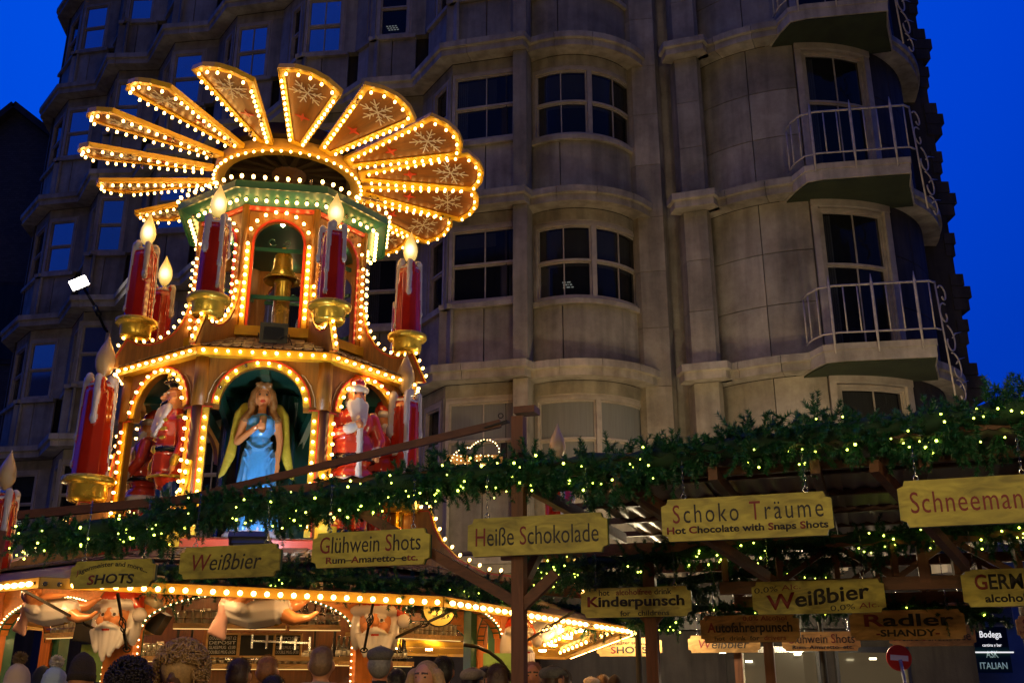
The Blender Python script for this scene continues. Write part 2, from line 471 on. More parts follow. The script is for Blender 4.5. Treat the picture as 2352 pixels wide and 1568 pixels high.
# ---------------------------------------------------------------- sculpted figures: smooth blends of balls and limbs
def sculpt(name, prims, mats, voxel=.02, parent=None, smooth=4, mx=None, decimate=None):
    """prims: ('e', centre, radii, mat[, rot_euler]) or ('c', a, b, ra, rb, mat)"""
    b = MB()
    for p in prims:
        if p[0] == 'e':
            c, r = Vector(p[1]), p[2]
            if not isinstance(r, (list, tuple)): r = (r, r, r)
            rot = Matrix.Identity(4)
            if len(p) > 4: 
                from mathutils import Euler
                rot = Euler(p[4]).to_matrix().to_4x4()
            b.ball((0, 0, 0), r, 14, 9, mx=Matrix.Translation(c) @ rot)
        else:
            a, e, ra, rb = Vector(p[1]), Vector(p[2]), p[3], p[4]
            L = (e-a).length; n = max(3, int(L / (min(ra, rb)*.7)) + 1)
            pts = []; rr = []
            pts.append(a - (e-a).normalized()*ra*.8); rr.append(ra*.55)
            for i in range(n+1):
                t = i/n; pts.append(a.lerp(e, t)); rr.append(ra + (rb-ra)*t)
            pts.append(e + (e-a).normalized()*rb*.8); rr.append(rb*.55)
            b.tube(pts, rr, 10)
    o = b.build(name, mats[0])
    md = o.modifiers.new('r', 'REMESH'); md.mode = 'VOXEL'; md.voxel_size = voxel; md.use_smooth_shade = True
    ms = o.modifiers.new('s', 'SMOOTH'); ms.factor = .5; ms.iterations = smooth
    if decimate:
        dm = o.modifiers.new('d', 'DECIMATE'); dm.ratio = decimate
    bpy.context.view_layer.update()
    dg = bpy.context.evaluated_depsgraph_get()
    me = bpy.data.meshes.new_from_object(o.evaluated_get(dg)); me.name = name
    old = o.data; o.modifiers.clear(); o.data = me; bpy.data.meshes.remove(old)
    me.materials.clear()
    for m_ in mats: me.materials.append(m_)
    nf = len(me.polygons)
    cen = np.empty(nf*3); me.polygons.foreach_get('center', cen); cen = cen.reshape(-1, 3)
    best = np.full(nf, 1e9); idx = np.zeros(nf, dtype=np.int32)
    for p in prims:
        if p[0] == 'e':
            r = p[2] if isinstance(p[2], (list, tuple)) else (p[2],)*3
            q = cen - np.array(p[1]); 
            if len(p) > 4:
                from mathutils import Euler
                mt = np.array(Euler(p[4]).to_matrix()); q = q @ mt
            rr = np.array(r); k = np.linalg.norm(q/rr, axis=1); k2 = np.linalg.norm(q/(rr*rr), axis=1) + 1e-9
            d = k*(k-1)/k2; mi = p[3]
        else:
            a = np.array(p[1]); e = np.array(p[2]); ab = e-a; t = np.clip(((cen-a) @ ab)/max(1e-9, ab @ ab), 0, 1)
            d = np.linalg.norm(cen - a - t[:, None]*ab, axis=1) - (p[3] + (p[4]-p[3])*t); mi = p[5]
        sel = d < best; best[sel] = d[sel]; idx[sel] = mi
    me.polygons.foreach_set('material_index', idx)
    me.polygons.foreach_set('use_smooth', np.ones(nf, dtype=bool))
    if mx is not None: me.transform(mx)
    me.update()
    if parent is not None: attach(o, parent, False)
    return o

# ================================================================ GROUND
g = MB(); g.box((0, 60, -.05), (300, 320, .1)); tag(g.build('ground', M['asphalt']), kind='structure')
g = MB(); g.box((0, 17.0, .002), (60, 7.5, .12)); tag(g.build('pavement', M['paving']), kind='structure')

# ================================================================ CURVED STONE BUILDING
V2 = lambda x, y: Vector((x, y))
class Path:
    def __init__(s, pts):
        s.p = [Vector(p) for p in pts]; n = len(s.p)
        sn = []
        for i in range(n-1):
            d = (s.p[i+1]-s.p[i]).normalized(); sn.append(Vector((d.y, -d.x)))
        s.sn = sn; s.n = []
        for i in range(n):
            if i == 0: s.n.append(sn[0])
            elif i == n-1: s.n.append(sn[-1])
            else:
                m_ = (sn[i-1]+sn[i]); m_.normalize(); s.n.append(m_ / max(.45, m_.dot(sn[i])))
        s.L = [0]
        for i in range(n-1): s.L.append(s.L[-1] + (s.p[i+1]-s.p[i]).length)
    def at(s, t):
        for i in range(len(s.p)-1):
            if t <= s.L[i+1] + 1e-6:
                if abs(t-s.L[i]) < 1e-5: return s.p[i], s.n[i]
                if abs(t-s.L[i+1]) < 1e-5: return s.p[i+1], s.n[i+1]
                k = (t-s.L[i])/(s.L[i+1]-s.L[i]); return s.p[i].lerp(s.p[i+1], k), s.sn[i]
        return s.p[-1], s.n[-1]
    def sub(s, a, b):
        out = [s.at(a)]
        for i in range(len(s.p)):
            if a + 1e-4 < s.L[i] < b - 1e-4: out.append((s.p[i], s.n[i]))
        out.append(s.at(b)); return out
def arc_path(c, r, a0, a1, n):
    return [V2(c[0]+r*math.cos(R(a0+(a1-a0)*i/n)), c[1]+r*math.sin(R(a0+(a1-a0)*i/n))) for i in range(n+1)]
def sweep(mb, sub, prof, mi=None):
    """prof: closed polygon of (outward offset, z)"""
    n = len(prof); vs = []; fs = []
    for p, nn in sub:
        for o, z in prof:
            q = p + nn*o; vs.append((q.x, q.y, z))
    k = len(sub)
    for i in range(k-1):
        for j in range(n):
            j2 = (j+1) % n; fs.append((i*n+j, (i+1)*n+j, (i+1)*n+j2, i*n+j2))
    fs.append(tuple(range(n))); fs.append(tuple((k-1)*n+j for j in range(n-1, -1, -1)))
    mb.add(vs, fs, mi)
def rect(o0, o1, z0, z1): return [(o0, z0), (o1, z0), (o1, z1), (o0, z1)]
def in_view(x, y, z, m_=160):
    d = y*CP + (z-CAM_Z)*SP
    if d <= 0: return False
    px = 1176 + FL*x/d; py = 784 - FL*(-y*SP+(z-CAM_Z)*CP)/d
    return -m_ < px < 2352+m_ and -m_ < py < 1568+m_

H = 3.7
STOREYS = [-.4+3.7, 7.0, 10.7, 14.4, 18.1, 21.8]
bld = thing('office_building', 'tall curved stone office block with bay windows and balconies behind the market', 'building', (1, 20, 0))
def part(name, mb, m_, sub=None): 
    return mb.build(name, m_, sub or bld)

CORN = lambda z: [(-.42, z), (0-.06, z), (-.06, z+.15), (0, z+.17), (0, z+.31), (-.42, z+.37)]
def cornice(path, a, b, z, piece=1.3):
    n = max(1, round((b-a)/piece)); 
    for i in range(n):
        s0 = a+(b-a)*i/n; s1 = a+(b-a)*(i+1)/n
        sb = path.sub(s0+.006, s1-.006) if n > 1 else path.sub(s0, s1)
        p = sb[len(sb)//2][0]
        if not in_view(p.x, p.y, z): continue
        m_ = MB(); sweep(m_, sb, CORN(z)); part('cornice', m_, M['stone_light'])
        m_ = MB(); sweep(m_, sb, rect(-.44, -.40, z-.02, z+.42)); 
def window(path, a, b, z0, z1, o=-.52, lights=1, rows=(.5,), bars=1, glass='pane', top_glass=None, transom=True, name='window'):
    """sash window following the wall; frame, sashes with bars, one pane per light and sash"""
    fr = MB(); fw = .07
    sweep(fr, path.sub(a, b), rect(o-.05, o+.10, z1-fw, z1))
    sweep(fr, path.sub(a, b), rect(o-.05, o+.12, z0, z0+fw))
    def vert(t, w, o0, o1, za, zb): sweep(fr, path.sub(max(a, t-w/2), min(b, t+w/2)), rect(o0, o1, za, zb))
    vert(a+fw/2, fw, o-.05, o+.10, z0+fw, z1-fw); vert(b-fw/2, fw, o-.05, o+.10, z0+fw, z1-fw)
    zs = [z0+fw] + [z0+(z1-z0)*r for r in rows] + [z1-fw]
    Ls = (b-a-2*fw)/lights
    for k in range(1, lights): vert(a+fw+Ls*k, .12, o-.05, o+.12, z0+fw, z1-fw)
    w = part(name, fr, M['win_frame'])
    for k in range(lights):
        la = a+fw+Ls*k + (.06 if k else 0); lb = a+fw+Ls*(k+1) - (.06 if k < lights-1 else 0)
        for q in range(len(zs)-1):
            za, zb = zs[q], zs[q+1]
            sa = MB(); st = .035; oo = o + (.0 if q % 2 == 0 else .03)
            sweep(sa, path.sub(la, lb), rect(oo-.01, oo+.035, za, za+st+.01)); sweep(sa, path.sub(la, lb), rect(oo-.01, oo+.035, zb-st, zb))
            sweep(sa, path.sub(la, la+st), rect(oo-.01, oo+.035, za+st+.01, zb-st)); sweep(sa, path.sub(lb-st, lb), rect(oo-.01, oo+.035, za+st+.01, zb-st))
            for j in range(1, bars+1):
                t = la + (lb-la)*j/(bars+1)
                sweep(sa, path.sub(t-.012, t+.012), rect(oo-.005, oo+.025, za+st+.01, zb-st))
            part('sash', sa, M['win_frame'], w)
            pn = MB(); sweep(pn, path.sub(la+st, lb-st), rect(oo-.004, oo+.004, za+st, zb-st))
            gm = (top_glass or glass) if q == len(zs)-2 else glass
            part('pane', pn, M[gm] if isinstance(gm, str) else gm, w)
    # what shows through the glass: curtains, blinds, an office ceiling light
    if glass in ('pane',) and b-a > .7:
        k = wrng.random()
        if k < .45:
            q = MB(); sd = wrng.choice((0, 1)); t0 = a+.1 if sd == 0 else b-.32
            for j in range(5): sweep(q, path.sub(t0+.045*j, t0+.045*j+.03), rect(o-.09, o-.06, z0+.1, z1-.1))
            part('curtain', q, M['curtain'], w)
        if k > .3:
            q = MB(); sweep(q, path.sub(a+.1, b-.1), rect(o-.075, o-.065, z1-.1-(z1-z0)*wrng.uniform(.12, .5), z1-.1)); part('roller_blind', q, M['blind'], w)
        if .5 < k < .66 or (lights == 2 and 8 < z0 < 10):
            c = path.at(a+(b-a)*.3)[0]; nn = path.at(a+(b-a)*.3)[1]
            for r_ in range(3):
                for c_ in range(4):
                    q = MB(); sweep(q, path.sub(a+(b-a)*.22+c_*.07+r_*.03, a+(b-a)*.22+c_*.07+.045+r_*.03), rect(o-.085, o-.08, z0+.42-r_*.055, z0+.445-r_*.055)); part('ceiling_light', q, M['office_light'], w)
    return w
wrng = random.Random(21)
M['curtain'] = mat('net_curtain', (.35, .36, .38), .9)
M['office_light'] = mat('office_light', (1, 1, 1), .5, emit=(.9, 1., .9), estr=.35)
def panels(path, a, b, z0, z1, n, o=-.42, t=.06, m_=None, name='spandrel_panel', gap=.012):
    for i in range(n):
        s0 = a+(b-a)*i/n; s1 = a+(b-a)*(i+1)/n
        p = path.at((s0+s1)/2)[0]
        if not in_view(p.x, p.y, (z0+z1)/2): continue
        q = MB(); sweep(q, path.sub(s0+gap, s1-gap), rect(o-t, o, z0+gap, z1-gap)); part(name, q, m_ or M['stone'])
def backing(path, z0, z1, o=-.62, name='wall'):
    q = MB(); sweep(q, path.sub(0, path.L[-1]), rect(o-.25, o, z0, z1)); part(name, q, M['brick_dark'])
def section(path, a, b, zb, lights=1, bars=1, glass='pane', tg=None, np_=2, wp=.16, cant=False, rows=(.5,)):
    """one storey of one facet: spandrel panels, sill, window, pilasters and lintel"""
    p, n = path.at((a+b)/2)
    if not in_view(p.x, p.y, zb+1.8, 350): return
    panels(path, a, b, zb+.38, zb+1.58, np_)
    q = MB(); sweep(q, path.sub(a+.02, b-.02), rect(-.5, -.34, zb+1.58, zb+1.68)); part('window_sill', q, M['stone_light'])
    for s0, s1 in ((a, a+wp), (b-wp, b)):
        q = MB(); sweep(q, path.sub(s0, s1), rect(-.6, -.42, zb+1.68, zb+3.44)); part('pilaster', q, M['stone'])
    q = MB(); sweep(q, path.sub(a, b), rect(-.6, -.43, zb+3.44, zb+3.69)); part('lintel', q, M['stone'])
    q = MB(); sweep(q, path.sub(a+wp, b-wp), rect(-.50, -.44, zb+3.38, zb+3.44)); sweep(q, path.sub(a+wp, a+wp+.05), rect(-.50, -.44, zb+1.68, zb+3.38)); sweep(q, path.sub(b-wp-.05, b-wp), rect(-.50, -.44, zb+1.68, zb+3.38))
    part('window_surround', q, M['win_frame'])
    window(path, a+wp+.05, b-wp-.05, zb+1.69, zb+3.38, lights=lights, bars=bars, glass=glass, top_glass=tg, rows=rows)

# --- the saw-tooth wing on the left
ZZ = [(-14.8,27.2),(-13.66,25.85),(-12.43,25.6),(-11.57,24.3),(-10.4,24.25),(-9.53,22.96),(-8.25,22.8),(-7.5,21.8),(-6.2,21.55),(-5.4,20.65),(-4.05,20.5),(-3.5,19.95),(-2.33,19.8),(-1.59,18.6),(.26,18.15),(.42,18.42)]
zz = Path(ZZ)
lit_sky = {(2, 14.4), (4, 14.4), (1, 7.0), (3, 7.0), (7, 10.7), (9, 10.7), (11, 18.1), (7, 7.0), (1, 18.1), (3, 18.1), (3, 14.4), (5, 14.4), (7, 14.4), (5, 18.1), (7, 18.1), (9, 18.1), (3, 10.7), (1, 14.4), (1, 10.7), (5, 10.7), (9, 14.4)}
for zb in STOREYS:
    for i in range(len(ZZ)-2):
        a, b = zz.L[i], zz.L[i+1]
        cant = (i % 2 == 0)
        gl = 'pane'; tg = None
        if (i, zb) in lit_sky: gl = 'pane_sky'; 
        if i == 13 and zb == 3.3+.0: gl = 'blind'
        if abs(zb-3.3) < .01 and i in (13, 11): gl = 'blind'
        section(zz, a, b, zb, bars=(0 if cant or b-a < 1.3 else 1), np_=(1 if cant else 2), glass=gl, tg=tg, wp=(.3 if cant else .14))
    cornice(zz, 0, zz.L[-1], zb+.001, 1e9 if False else 1.6)
backing(zz, 0, 26)
# left end return wall
lw = Path([(-15.6, 33), (-14.8, 27.2)])
for zb in STOREYS: cornice(lw, 0, lw.L[-1], zb, 2.0)
backing(lw, 0, 26, -.45)

# --- pilaster between the last facet and the curved bay
def stone_column(path, a, b, z0, z1, rows, o=-.36, name='pier_stone', m_=None):
    for k in range(rows):
        za = z0+(z1-z0)*k/rows; zc = z0+(z1-z0)*(k+1)/rows
        p = path.at((a+b)/2)[0]
        if not in_view(p.x, p.y, (za+zc)/2, 250): continue
        q = MB(); sweep(q, path.sub(a, b), rect(o-.3, o, za+.006, zc-.006)); part(name, q, m_ or M['stone'])
pp = Path([(.02, 18.42), (.30, 18.36), (.42, 18.75)])
for zb in STOREYS: stone_column(pp, 0, pp.L[-1], zb+.38, zb+3.69, 1, o=0, name='pier')

# --- curved bay
BC = (1.35, 20.1)
bay = Path(arc_path(BC, 1.95, -128, -29, 24))
for zb in STOREYS:
    LL = bay.L[-1]
    a, b = .04, LL-.02
    gl = 'blind' if zb < 4 else 'pane'
    section(bay, a, b, zb, lights=2, bars=1 if zb > 4 else 0, glass=gl, np_=4, wp=.01)
    cornice(bay, 0, LL, zb, .95)
backing(bay, 0, 26)

# --- plain strip, pier, and drum
st = Path([(2.56, 19.2), (2.66, 19.06), (3.17, 18.98), (3.3, 19.25)])
pr = Path([(3.22, 19.1), (3.31, 18.56), (4.14, 18.28), (4.38, 18.62)])
for zb in STOREYS:
    stone_column(st, 0, st.L[-1], zb, zb+H, 3, o=0)
    stone_column(pr, 0, pr.L[-1], zb+.38, zb+H-.01, 3, o=-.30)
    cornice(pr, .2, pr.L[-1], zb, 3)
backing(pr, 0, 26, -.62); backing(st, 0, 26, -.35)
DC = (6.35, 21.0)
dr = Path(arc_path(DC, 3.28, -142, 5, 44))
LD = dr.L[-1]
ang = lambda a: (a+142)/147*LD
for zb in STOREYS:
    for k in range(3):
        z0 = zb+.38+k*1.105; z1 = z0+1.105
        for a0, a1 in ((-141, -117), (-117, -97)):
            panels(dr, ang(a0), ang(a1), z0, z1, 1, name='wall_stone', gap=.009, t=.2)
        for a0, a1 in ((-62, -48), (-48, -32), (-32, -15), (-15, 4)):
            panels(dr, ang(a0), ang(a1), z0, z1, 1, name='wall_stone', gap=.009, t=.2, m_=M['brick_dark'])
    cornice(dr, 0, ang(-98), zb, 1.0); cornice(dr, ang(-64), LD, zb, 1.4)
    # balcony door window
    if in_view(6.5, 18, zb+1.8, 400):
        q = MB()
        for s0, s1 in ((ang(-97)+.02, ang(-94)), (ang(-65), ang(-62)-.02)): sweep(q, dr.sub(s0, s1), rect(-.62, -.36, zb+.25, zb+3.5))
        sweep(q, dr.sub(ang(-97)+.02, ang(-62)-.02), rect(-.62, -.34, zb+3.5, zb+3.69))
        part('window_surround', q, M['win_frame'])
        window(dr, ang(-94), ang(-65), zb+.25, zb+3.48, lights=1, rows=(.62,), bars=1, glass='pane', name='balcony_door')
backing(dr, 3.2, 26)

def balcony(zb):
    pts = [V2(5.62, 17.82), V2(5.75, 17.42), V2(6.05, 17.3), V2(7.66, 17.04), V2(7.82, 17.5), V2(8.25, 18.4)]
    pa = Path(pts)
    q = MB()
    # slab as closed solid
    poly = [(p.x, p.y) for p in pts] + [(7.4, 18.6), (6.3, 18.3), (5.5, 18.5)]
    for z0, z1, k in ((zb-.02, zb+.2, 0), (zb+.2, zb+.32, .05)):
        vs = []; n = len(poly); c = (6.8, 18.0)
        for z in (z0, z1):
            for x, y in poly: vs.append((x+(x-c[0])*k*.4, y+(y-c[1])*k*.4, z))
        q.add(vs, [tuple(range(n)), tuple(range(2*n-1, n-1, -1))] + [(i, i+n, (i+1) % n+n, (i+1) % n) for i in range(n)])
    sl = part('balcony_slab', q, M['stone_light'])
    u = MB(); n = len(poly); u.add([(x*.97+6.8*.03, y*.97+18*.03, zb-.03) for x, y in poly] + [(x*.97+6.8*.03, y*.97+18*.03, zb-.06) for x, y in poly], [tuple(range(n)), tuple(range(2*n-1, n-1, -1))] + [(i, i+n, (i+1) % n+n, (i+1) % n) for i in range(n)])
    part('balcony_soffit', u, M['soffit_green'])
    zt = zb+1.42; zl = zb+.5
    rl = MB()
    rp = [(5.60, 17.98), (5.62, 17.62), (5.74, 17.34), (5.98, 17.22), (7.66, 16.97), (7.80, 17.06)]
    rl.tube([(x, y, zt) for x, y in rp], .022, 6)
    rl.tube([(x, y, zl) for x, y in rp], .018, 6)
    ro = part('balcony_railing', rl, M['railing'])
    rpp = Path(rp)
    nb = 11
    for k in range(nb):
        p = rpp.at(rpp.L[-1]*(k+.3)/(nb))[0]
        bmb = MB(); spike = (k in (3, 6, 9))
        if spike: bmb.tube([(p.x, p.y-.03, zb+.1), (p.x, p.y-.03, zb+.6), (p.x, p.y-.03, zt), (p.x, p.y-.03, zt+.2)], [.012, .03, .028, .004], 6)
        else: bmb.tube([(p.x, p.y, zl-.02), (p.x, p.y, zt)], .015, 5)
        part('baluster', bmb, M['railing'], ro)
    # scrollwork on the side
    sc_ = MB(); base = Vector((7.8, 17.06, 0)); dv = Vector((.72, .69, 0))
    def scroll(u0, z0, r, a0, turns, k=1):
        pts_ = []
        for i in range(22):
            t = i/21; a = a0 + k*turns*2*PI*t; rr = r*(1-.72*t)
            pts_.append(base + dv*(u0+rr*math.cos(a)) + Vector((0, 0, z0+rr*math.sin(a))))
        sc_.tube(pts_, .016, 5)
    for u0, z0, r, a0, tn, k in ((.28, zb+1.25, .2, 2.6, .8, -1), (.25, zb+.85, .24, 1.2, .9, 1), (.3, zb+.35, .3, 1.6, .8, -1), (.42, zb-.15, .3, 1.9, .8, -1), (.5, zb-.6, .26, 2.1, .7, -1)):
        scroll(u0, z0, r, a0, tn, k)
    for z0, s in ((zb+.45, .5), (zb-.05, .55), (zb-.5, .5)):
        sc_.tube([base+dv*.45+Vector((0,0,z0)), base+dv*(.6)+Vector((0,0,z0+.12)), base+dv*(.9)+Vector((0,0,z0+.22))], [.016, .014, .004], 5)
    sc_.tube([base+Vector((0,0,zb+1.45)), base+dv*.1+Vector((0,0,zb+.4)), base+dv*.2+Vector((0,0,zb-.7))], .018, 5)
    part('iron_scrollwork', sc_, M['railing'])
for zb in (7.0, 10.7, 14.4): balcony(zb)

# --- dark brick return wing with stepped quoins on the skyline
w = MB(); w.box((9.12, 24.0, 14.6), (1.5, 7, 22.8)); part('return_wing', w, M['brick_dark'])
k = 0; z = 5.0
while z < 20.5:
    n = 3 if k % 2 == 0 else 2
    for j in range(n):
        wd = (.34, .42, .30)[j % 3]*(1.0 if k % 2 == 0 else .6)
        q = MB(); q.box((9.87+wd/2-.15, 20.75, z+.16), (wd, .55, .27)); part('quoin', q, M['brick_dark']); z += .29
    z += .42 if k % 3 else .2; k += 1

# --- ground floor: dark shopfront
gfp = Path([(-4, 19.9), (3.2, 19.1), (5.2, 18.6), (8.5, 19.0)])
q = MB(); sweep(q, gfp.sub(0, gfp.L[-1]), rect(-.3, -.1, 0, 3.28)); part('shopfront_wall', q, M['brick_dark'])
q = MB(); sweep(q, gfp.sub(0, gfp.L[-1]), rect(-.12, .25, 2.35, 3.0)); part('shop_fascia', q, mat('shop_fascia', (.03, .022, .018), .4))
M['shop_glow'] = mat('shop_window_lit', (.05, .045, .035), .15, emit=(.9, .62, .3), estr=.045, coat=.6)
for s0, s1 in ((8.2, 9.6), (9.9, 11.3)):
    q = MB()
    for o0, z0, z1, ta, tb in ((0, 1.95, 2.05, s0, s1), (0, .3, .4, s0, s1), (0, .4, 1.95, s0, s0+.06), (0, .4, 1.95, s1-.06, s1)):
        sweep(q, gfp.sub(ta, tb), rect(-.1, -.02, z0, z1))
    f = part('shop_window', q, M['steel'])
    q = MB(); sweep(q, gfp.sub(s0+.06, s1-.06), rect(-.09, -.07, .4, 1.95)); part('pane', q, M['shop_glow'], f)
M['downlight'] = mat('downlight', (1, 1, .9), .3, emit=(1., .85, .5), estr=10)
for px, py in ((1640+20, 1497), (1832, 1501), (1720, 1518), (2005, 1512), (1843, 1483)):
    p = P(px, py, 18.35); q = MB(); q.box(p, (.10, .08, .03)); part('downlight', q, M['downlight'])

# --- neighbour gable at far left
def brickmat(name, col, sc_=1.0):
    m = bpy.data.materials.new(name); m.use_nodes = True; nt = m.node_tree; b = nt.nodes['Principled BSDF']; b.inputs['Roughness'].default_value = .9
    tc = nt.nodes.new('ShaderNodeTexCoord'); mp = nt.nodes.new('ShaderNodeMapping'); mp.inputs['Rotation'].default_value = (R(90), 0, 0)
    nt.links.new(tc.outputs['Object'], mp.inputs[0])
    br = nt.nodes.new('ShaderNodeTexBrick'); br.inputs['Scale'].default_value = 3.2*sc_; br.inputs['Mortar Size'].default_value = .012
    br.inputs['Color1'].default_value = (*col, 1); br.inputs['Color2'].default_value = (*[c*.7 for c in col], 1); br.inputs['Mortar'].default_value = (*[c*.35 for c in col], 1)
    nt.links.new(mp.outputs[0], br.inputs[0]); nt.links.new(br.outputs[0], b.inputs['Base Color']); return m
nb = thing('brick_building', 'dark brick neighbour with a pointed gable at the left edge of the photo', 'building', (-19, 34, 0))
gl_ = P(40, 255, 31); ge = P(92, 318, 31); g0 = P(-60, 330, 31)
q = MB(); q.prism([(g0.x-8, 0), (ge.x+.6, 0), (ge.x+.6, ge.z-.2), (gl_.x, gl_.z), (g0.x, g0.z), (g0.x-8, g0.z)], 8, Matrix.Translation((0, 35, 0)))
q.build('wall', brickmat('neighbour_brick', (.085, .075, .072)), nb)
q = MB(); q.bar((ge.x+.7, 30.9, ge.z-.1), (gl_.x, 30.9, gl_.z+.1), .5, .22); q.bar((gl_.x, 30.9, gl_.z+.1), (g0.x, 30.9, g0.z), .5, .22); q.build('coping', M['brick_dark'], nb)
a = P(-10, 655, 31); c = P(35, 850-20, 31)
q = MB(); q.box(((a.x+c.x)/2-.4, 30.98, (a.z+c.z)/2), (c.x-a.x+1.6, .08, a.z-c.z+.2)); wn_ = q.build('window', M['brick_dark'], nb)
q = MB(); q.box(((a.x+c.x)/2-.4, 30.93, (a.z+c.z)/2), (c.x-a.x+1.2, .04, a.z-c.z-.1)); q.build('pane', M['pane'], wn_)

# --- floodlight on a bracket on the stone facade, lit
fl = P(182, 652, 23.6)
t = thing('floodlight', 'lit white floodlight on a bracket in front of the stone facade at left', 'floodlight', fl)
q = MB(); mxf = to_dir(fl, Vector((1.9, -6, -.2)), s=1); q.box((0, 0, 0), (.46, .30, .14), mxf @ Matrix.Rotation(R(32), 4, 'Z')); q.build('housing', M['grey_metal'], t)
q = MB(); q.box((0, 0, .08), (.40, .25, .02), mxf @ Matrix.Rotation(R(32), 4, 'Z')); q.build('lamp_face', M['flood'], t)
q = MB(); q.tube([fl+Vector((.1, .1, -.1)), fl+Vector((.35, .3, -.5)), fl+Vector((.42, .9, -.9)), fl+Vector((.42, 1.9, -.95))], .035, 6); q.tube([fl+Vector((.35, .3, -.5)), fl+Vector((.5, .28, -.75))], .07, 6); q.build('bracket', M['iron'], t)

# --- far street at the right: low building with two shop signs
fb = thing('far_building', 'low pale building far down the street on the right, blue light put into its wall colour', 'building', (17, 42, 0))
q = MB(); q.box((23, 44, 3.2), (18, 6, 6.4)); q.build('wall', mat('far_render_blue_lit', (.16, .22, .34), .8, var=.3, vscale=.6), fb)  # pale walls with the blue light put into their colour
q = MB(); q.box((23, 40.9, 6.5), (18.4, .6, .3)); q.build('parapet', M['stone_light'], fb)
for k in range(8):
    q = MB(); q.box((15.4+k*2, 40.95, 4.2), (1.0, .12, 1.5)); f = q.build('window', M['win_frame'], fb)
    q = MB(); q.box((15.4+k*2, 40.87, 4.2), (.84, .05, 1.34)); q.build('pane', M['pane'], f)
M['sign_glow_white'] = mat('lit_sign_letters', (1, 1, 1), .4, emit=(1, .98, .95), estr=.9)
M['sign_glow_green'] = mat('lit_sign_letters_dim', (.7, .9, .8), .4, emit=(.55, .8, .7), estr=.22)
def wall_sign(name, label, px, py, Y, w, h, lines, bm_, lm):
    c = P(px, py, Y); t = thing(name, label, 'sign', c)
    q = MB(); q.box(c, (w, .12, h)); q.build('sign_panel', bm_, t)
    for txt, ww, hh, dz in lines:
        me = text_mesh('lettering', [(txt, 0)], hh, ww, bold=.01); me.materials.clear(); me.materials.append(lm)
        for p in me.polygons: p.material_index = 0
        inst(me, 'lettering', t, Matrix.Translation((c.x, c.y-.065, c.z+dz)))
    return t
wall_sign('shop_sign', 'lit white Spanish bar sign on a black panel at lower right', 2275, 1468, 40.5, 1.3, .95, [('Bodega', .85, .32, .16), ('cantina y bar', .75, .15, -.22)], M['black'], M['sign_glow_white'])
s = wall_sign('shop_sign', 'dark green restaurant sign below the lit Spanish bar sign', 2279, 1514, 40.4, 1.4, .95, [('ASK', .48, .26, .2), ('ITALIAN', 1.05, .24, -.22)], mat('green_sign_panel', (.01, .05, .04), .4), M['sign_glow_green'])
q = MB(); c = P(2279, 1497, 40.3); q.box(c, (1.65, .05, .05)); q.build('light_bar', M['sign_glow_white'], s)

# ---- added lanterns, out of sight, for warm light on facade, boards and crowd
def lantern(x, y, z, label, power):
    t = thing('fill_lantern', label, 'lantern', (x, y, 0), group='added fill lanterns')
    q = MB(); q.lathe([(.09, 0), (.05, .3), (.04, z-.1), (.06, z)], 10, Matrix.Translation((x, y, 0))); q.build('post', M['iron'], t)
    q = MB(); q.ball((x, y, z+.13), .13, 12, 8); q.build('globe', mat('fill_lantern_globe_%d' % int(power), (1, .9, .7), .4, emit=(1., .80, .48), estr=power*1.55), t)
    q = MB(); q.lathe([(.10, z+.245), (.03, z+.30), (.01, z+.36)], 10, Matrix.Translation((x, y, 0))); q.build('cap', M['iron'], t)
for x, y, z, lab, pw in ((1.70, 14.0, 2.36, 'added globe lantern hidden behind the Kinderpunsch board', 270), (4.17, 14.0, 2.43, 'added globe lantern hidden behind the 0,0% Weißbier board', 270), (6.64, 13.4, 2.51, 'added globe lantern hidden behind the GERMAN board at the right edge', 270), (-10.5, 18.5, 2.3, 'added globe lantern at the foot of the facade left of the pyramid', 60), (-4.2, -1.5, 4.2, 'added unseen globe lantern left of the camera', 430), (4.6, -1.0, 4.2, 'added unseen globe lantern right of the camera', 430)):
    lantern(x, y, z, lab, pw)
# ---- the other side of the street, behind the camera
for nm, lab, c, s_ in (('brick_building', 'dark brick block on the opposite side of the street, behind the market', (0, -18, 13), (70, 8, 26)), ('brick_building', 'dark brick block closing the street beyond the right-hand stalls', (30, -2, 8), (8, 24, 16)), ('brick_building', 'dark brick block closing the square on the left', (-30, -2, 8), (8, 24, 16))):
    t = thing(nm, lab, 'building', (c[0], c[1], 0)); q = MB(); q.box(c, s_); q.build('wall', M['brick_dark'], t)
    q = MB(); q.box((c[0], c[1], c[2]*2+.15), (s_[0]+.4, s_[1]+.4, .3)); q.build('parapet', M['stone_light'], t)

# ---- reflection in a window, built as an added bulb outline on a board
refl = thing('bulb_reflection', 'heart-like window reflection above the long garland, built as added bulbs', 'ornament', P(1090, 1060, 17.6))
q = MB(); c = P(1090, 1062, 17.6); q.box(c+Vector((0, .06, -.1)), (1.0, .05, .5)); q.bar(c+Vector((0, .06, -.1)), c+Vector((0, 1.2, -.1)), .05, .05); q.build('backing', M['wood_shelf'] if 'wood_shelf' in M else M['stone'], refl)
OB = bulb_mesh('reflection_bulb', .012, [M['socket'], M['bulb_soft']], 6)
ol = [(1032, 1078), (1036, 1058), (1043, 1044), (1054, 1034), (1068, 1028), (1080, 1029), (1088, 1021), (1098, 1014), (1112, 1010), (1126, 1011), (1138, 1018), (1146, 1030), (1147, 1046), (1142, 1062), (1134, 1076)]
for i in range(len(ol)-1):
    for t in (0, .5): inst(OB, 'bulb', refl, to_dir(P(ol[i][0]*(1-t)+ol[i+1][0]*t, ol[i][1]*(1-t)+ol[i+1][1]*t, 17.6), (0, -1, 0)))
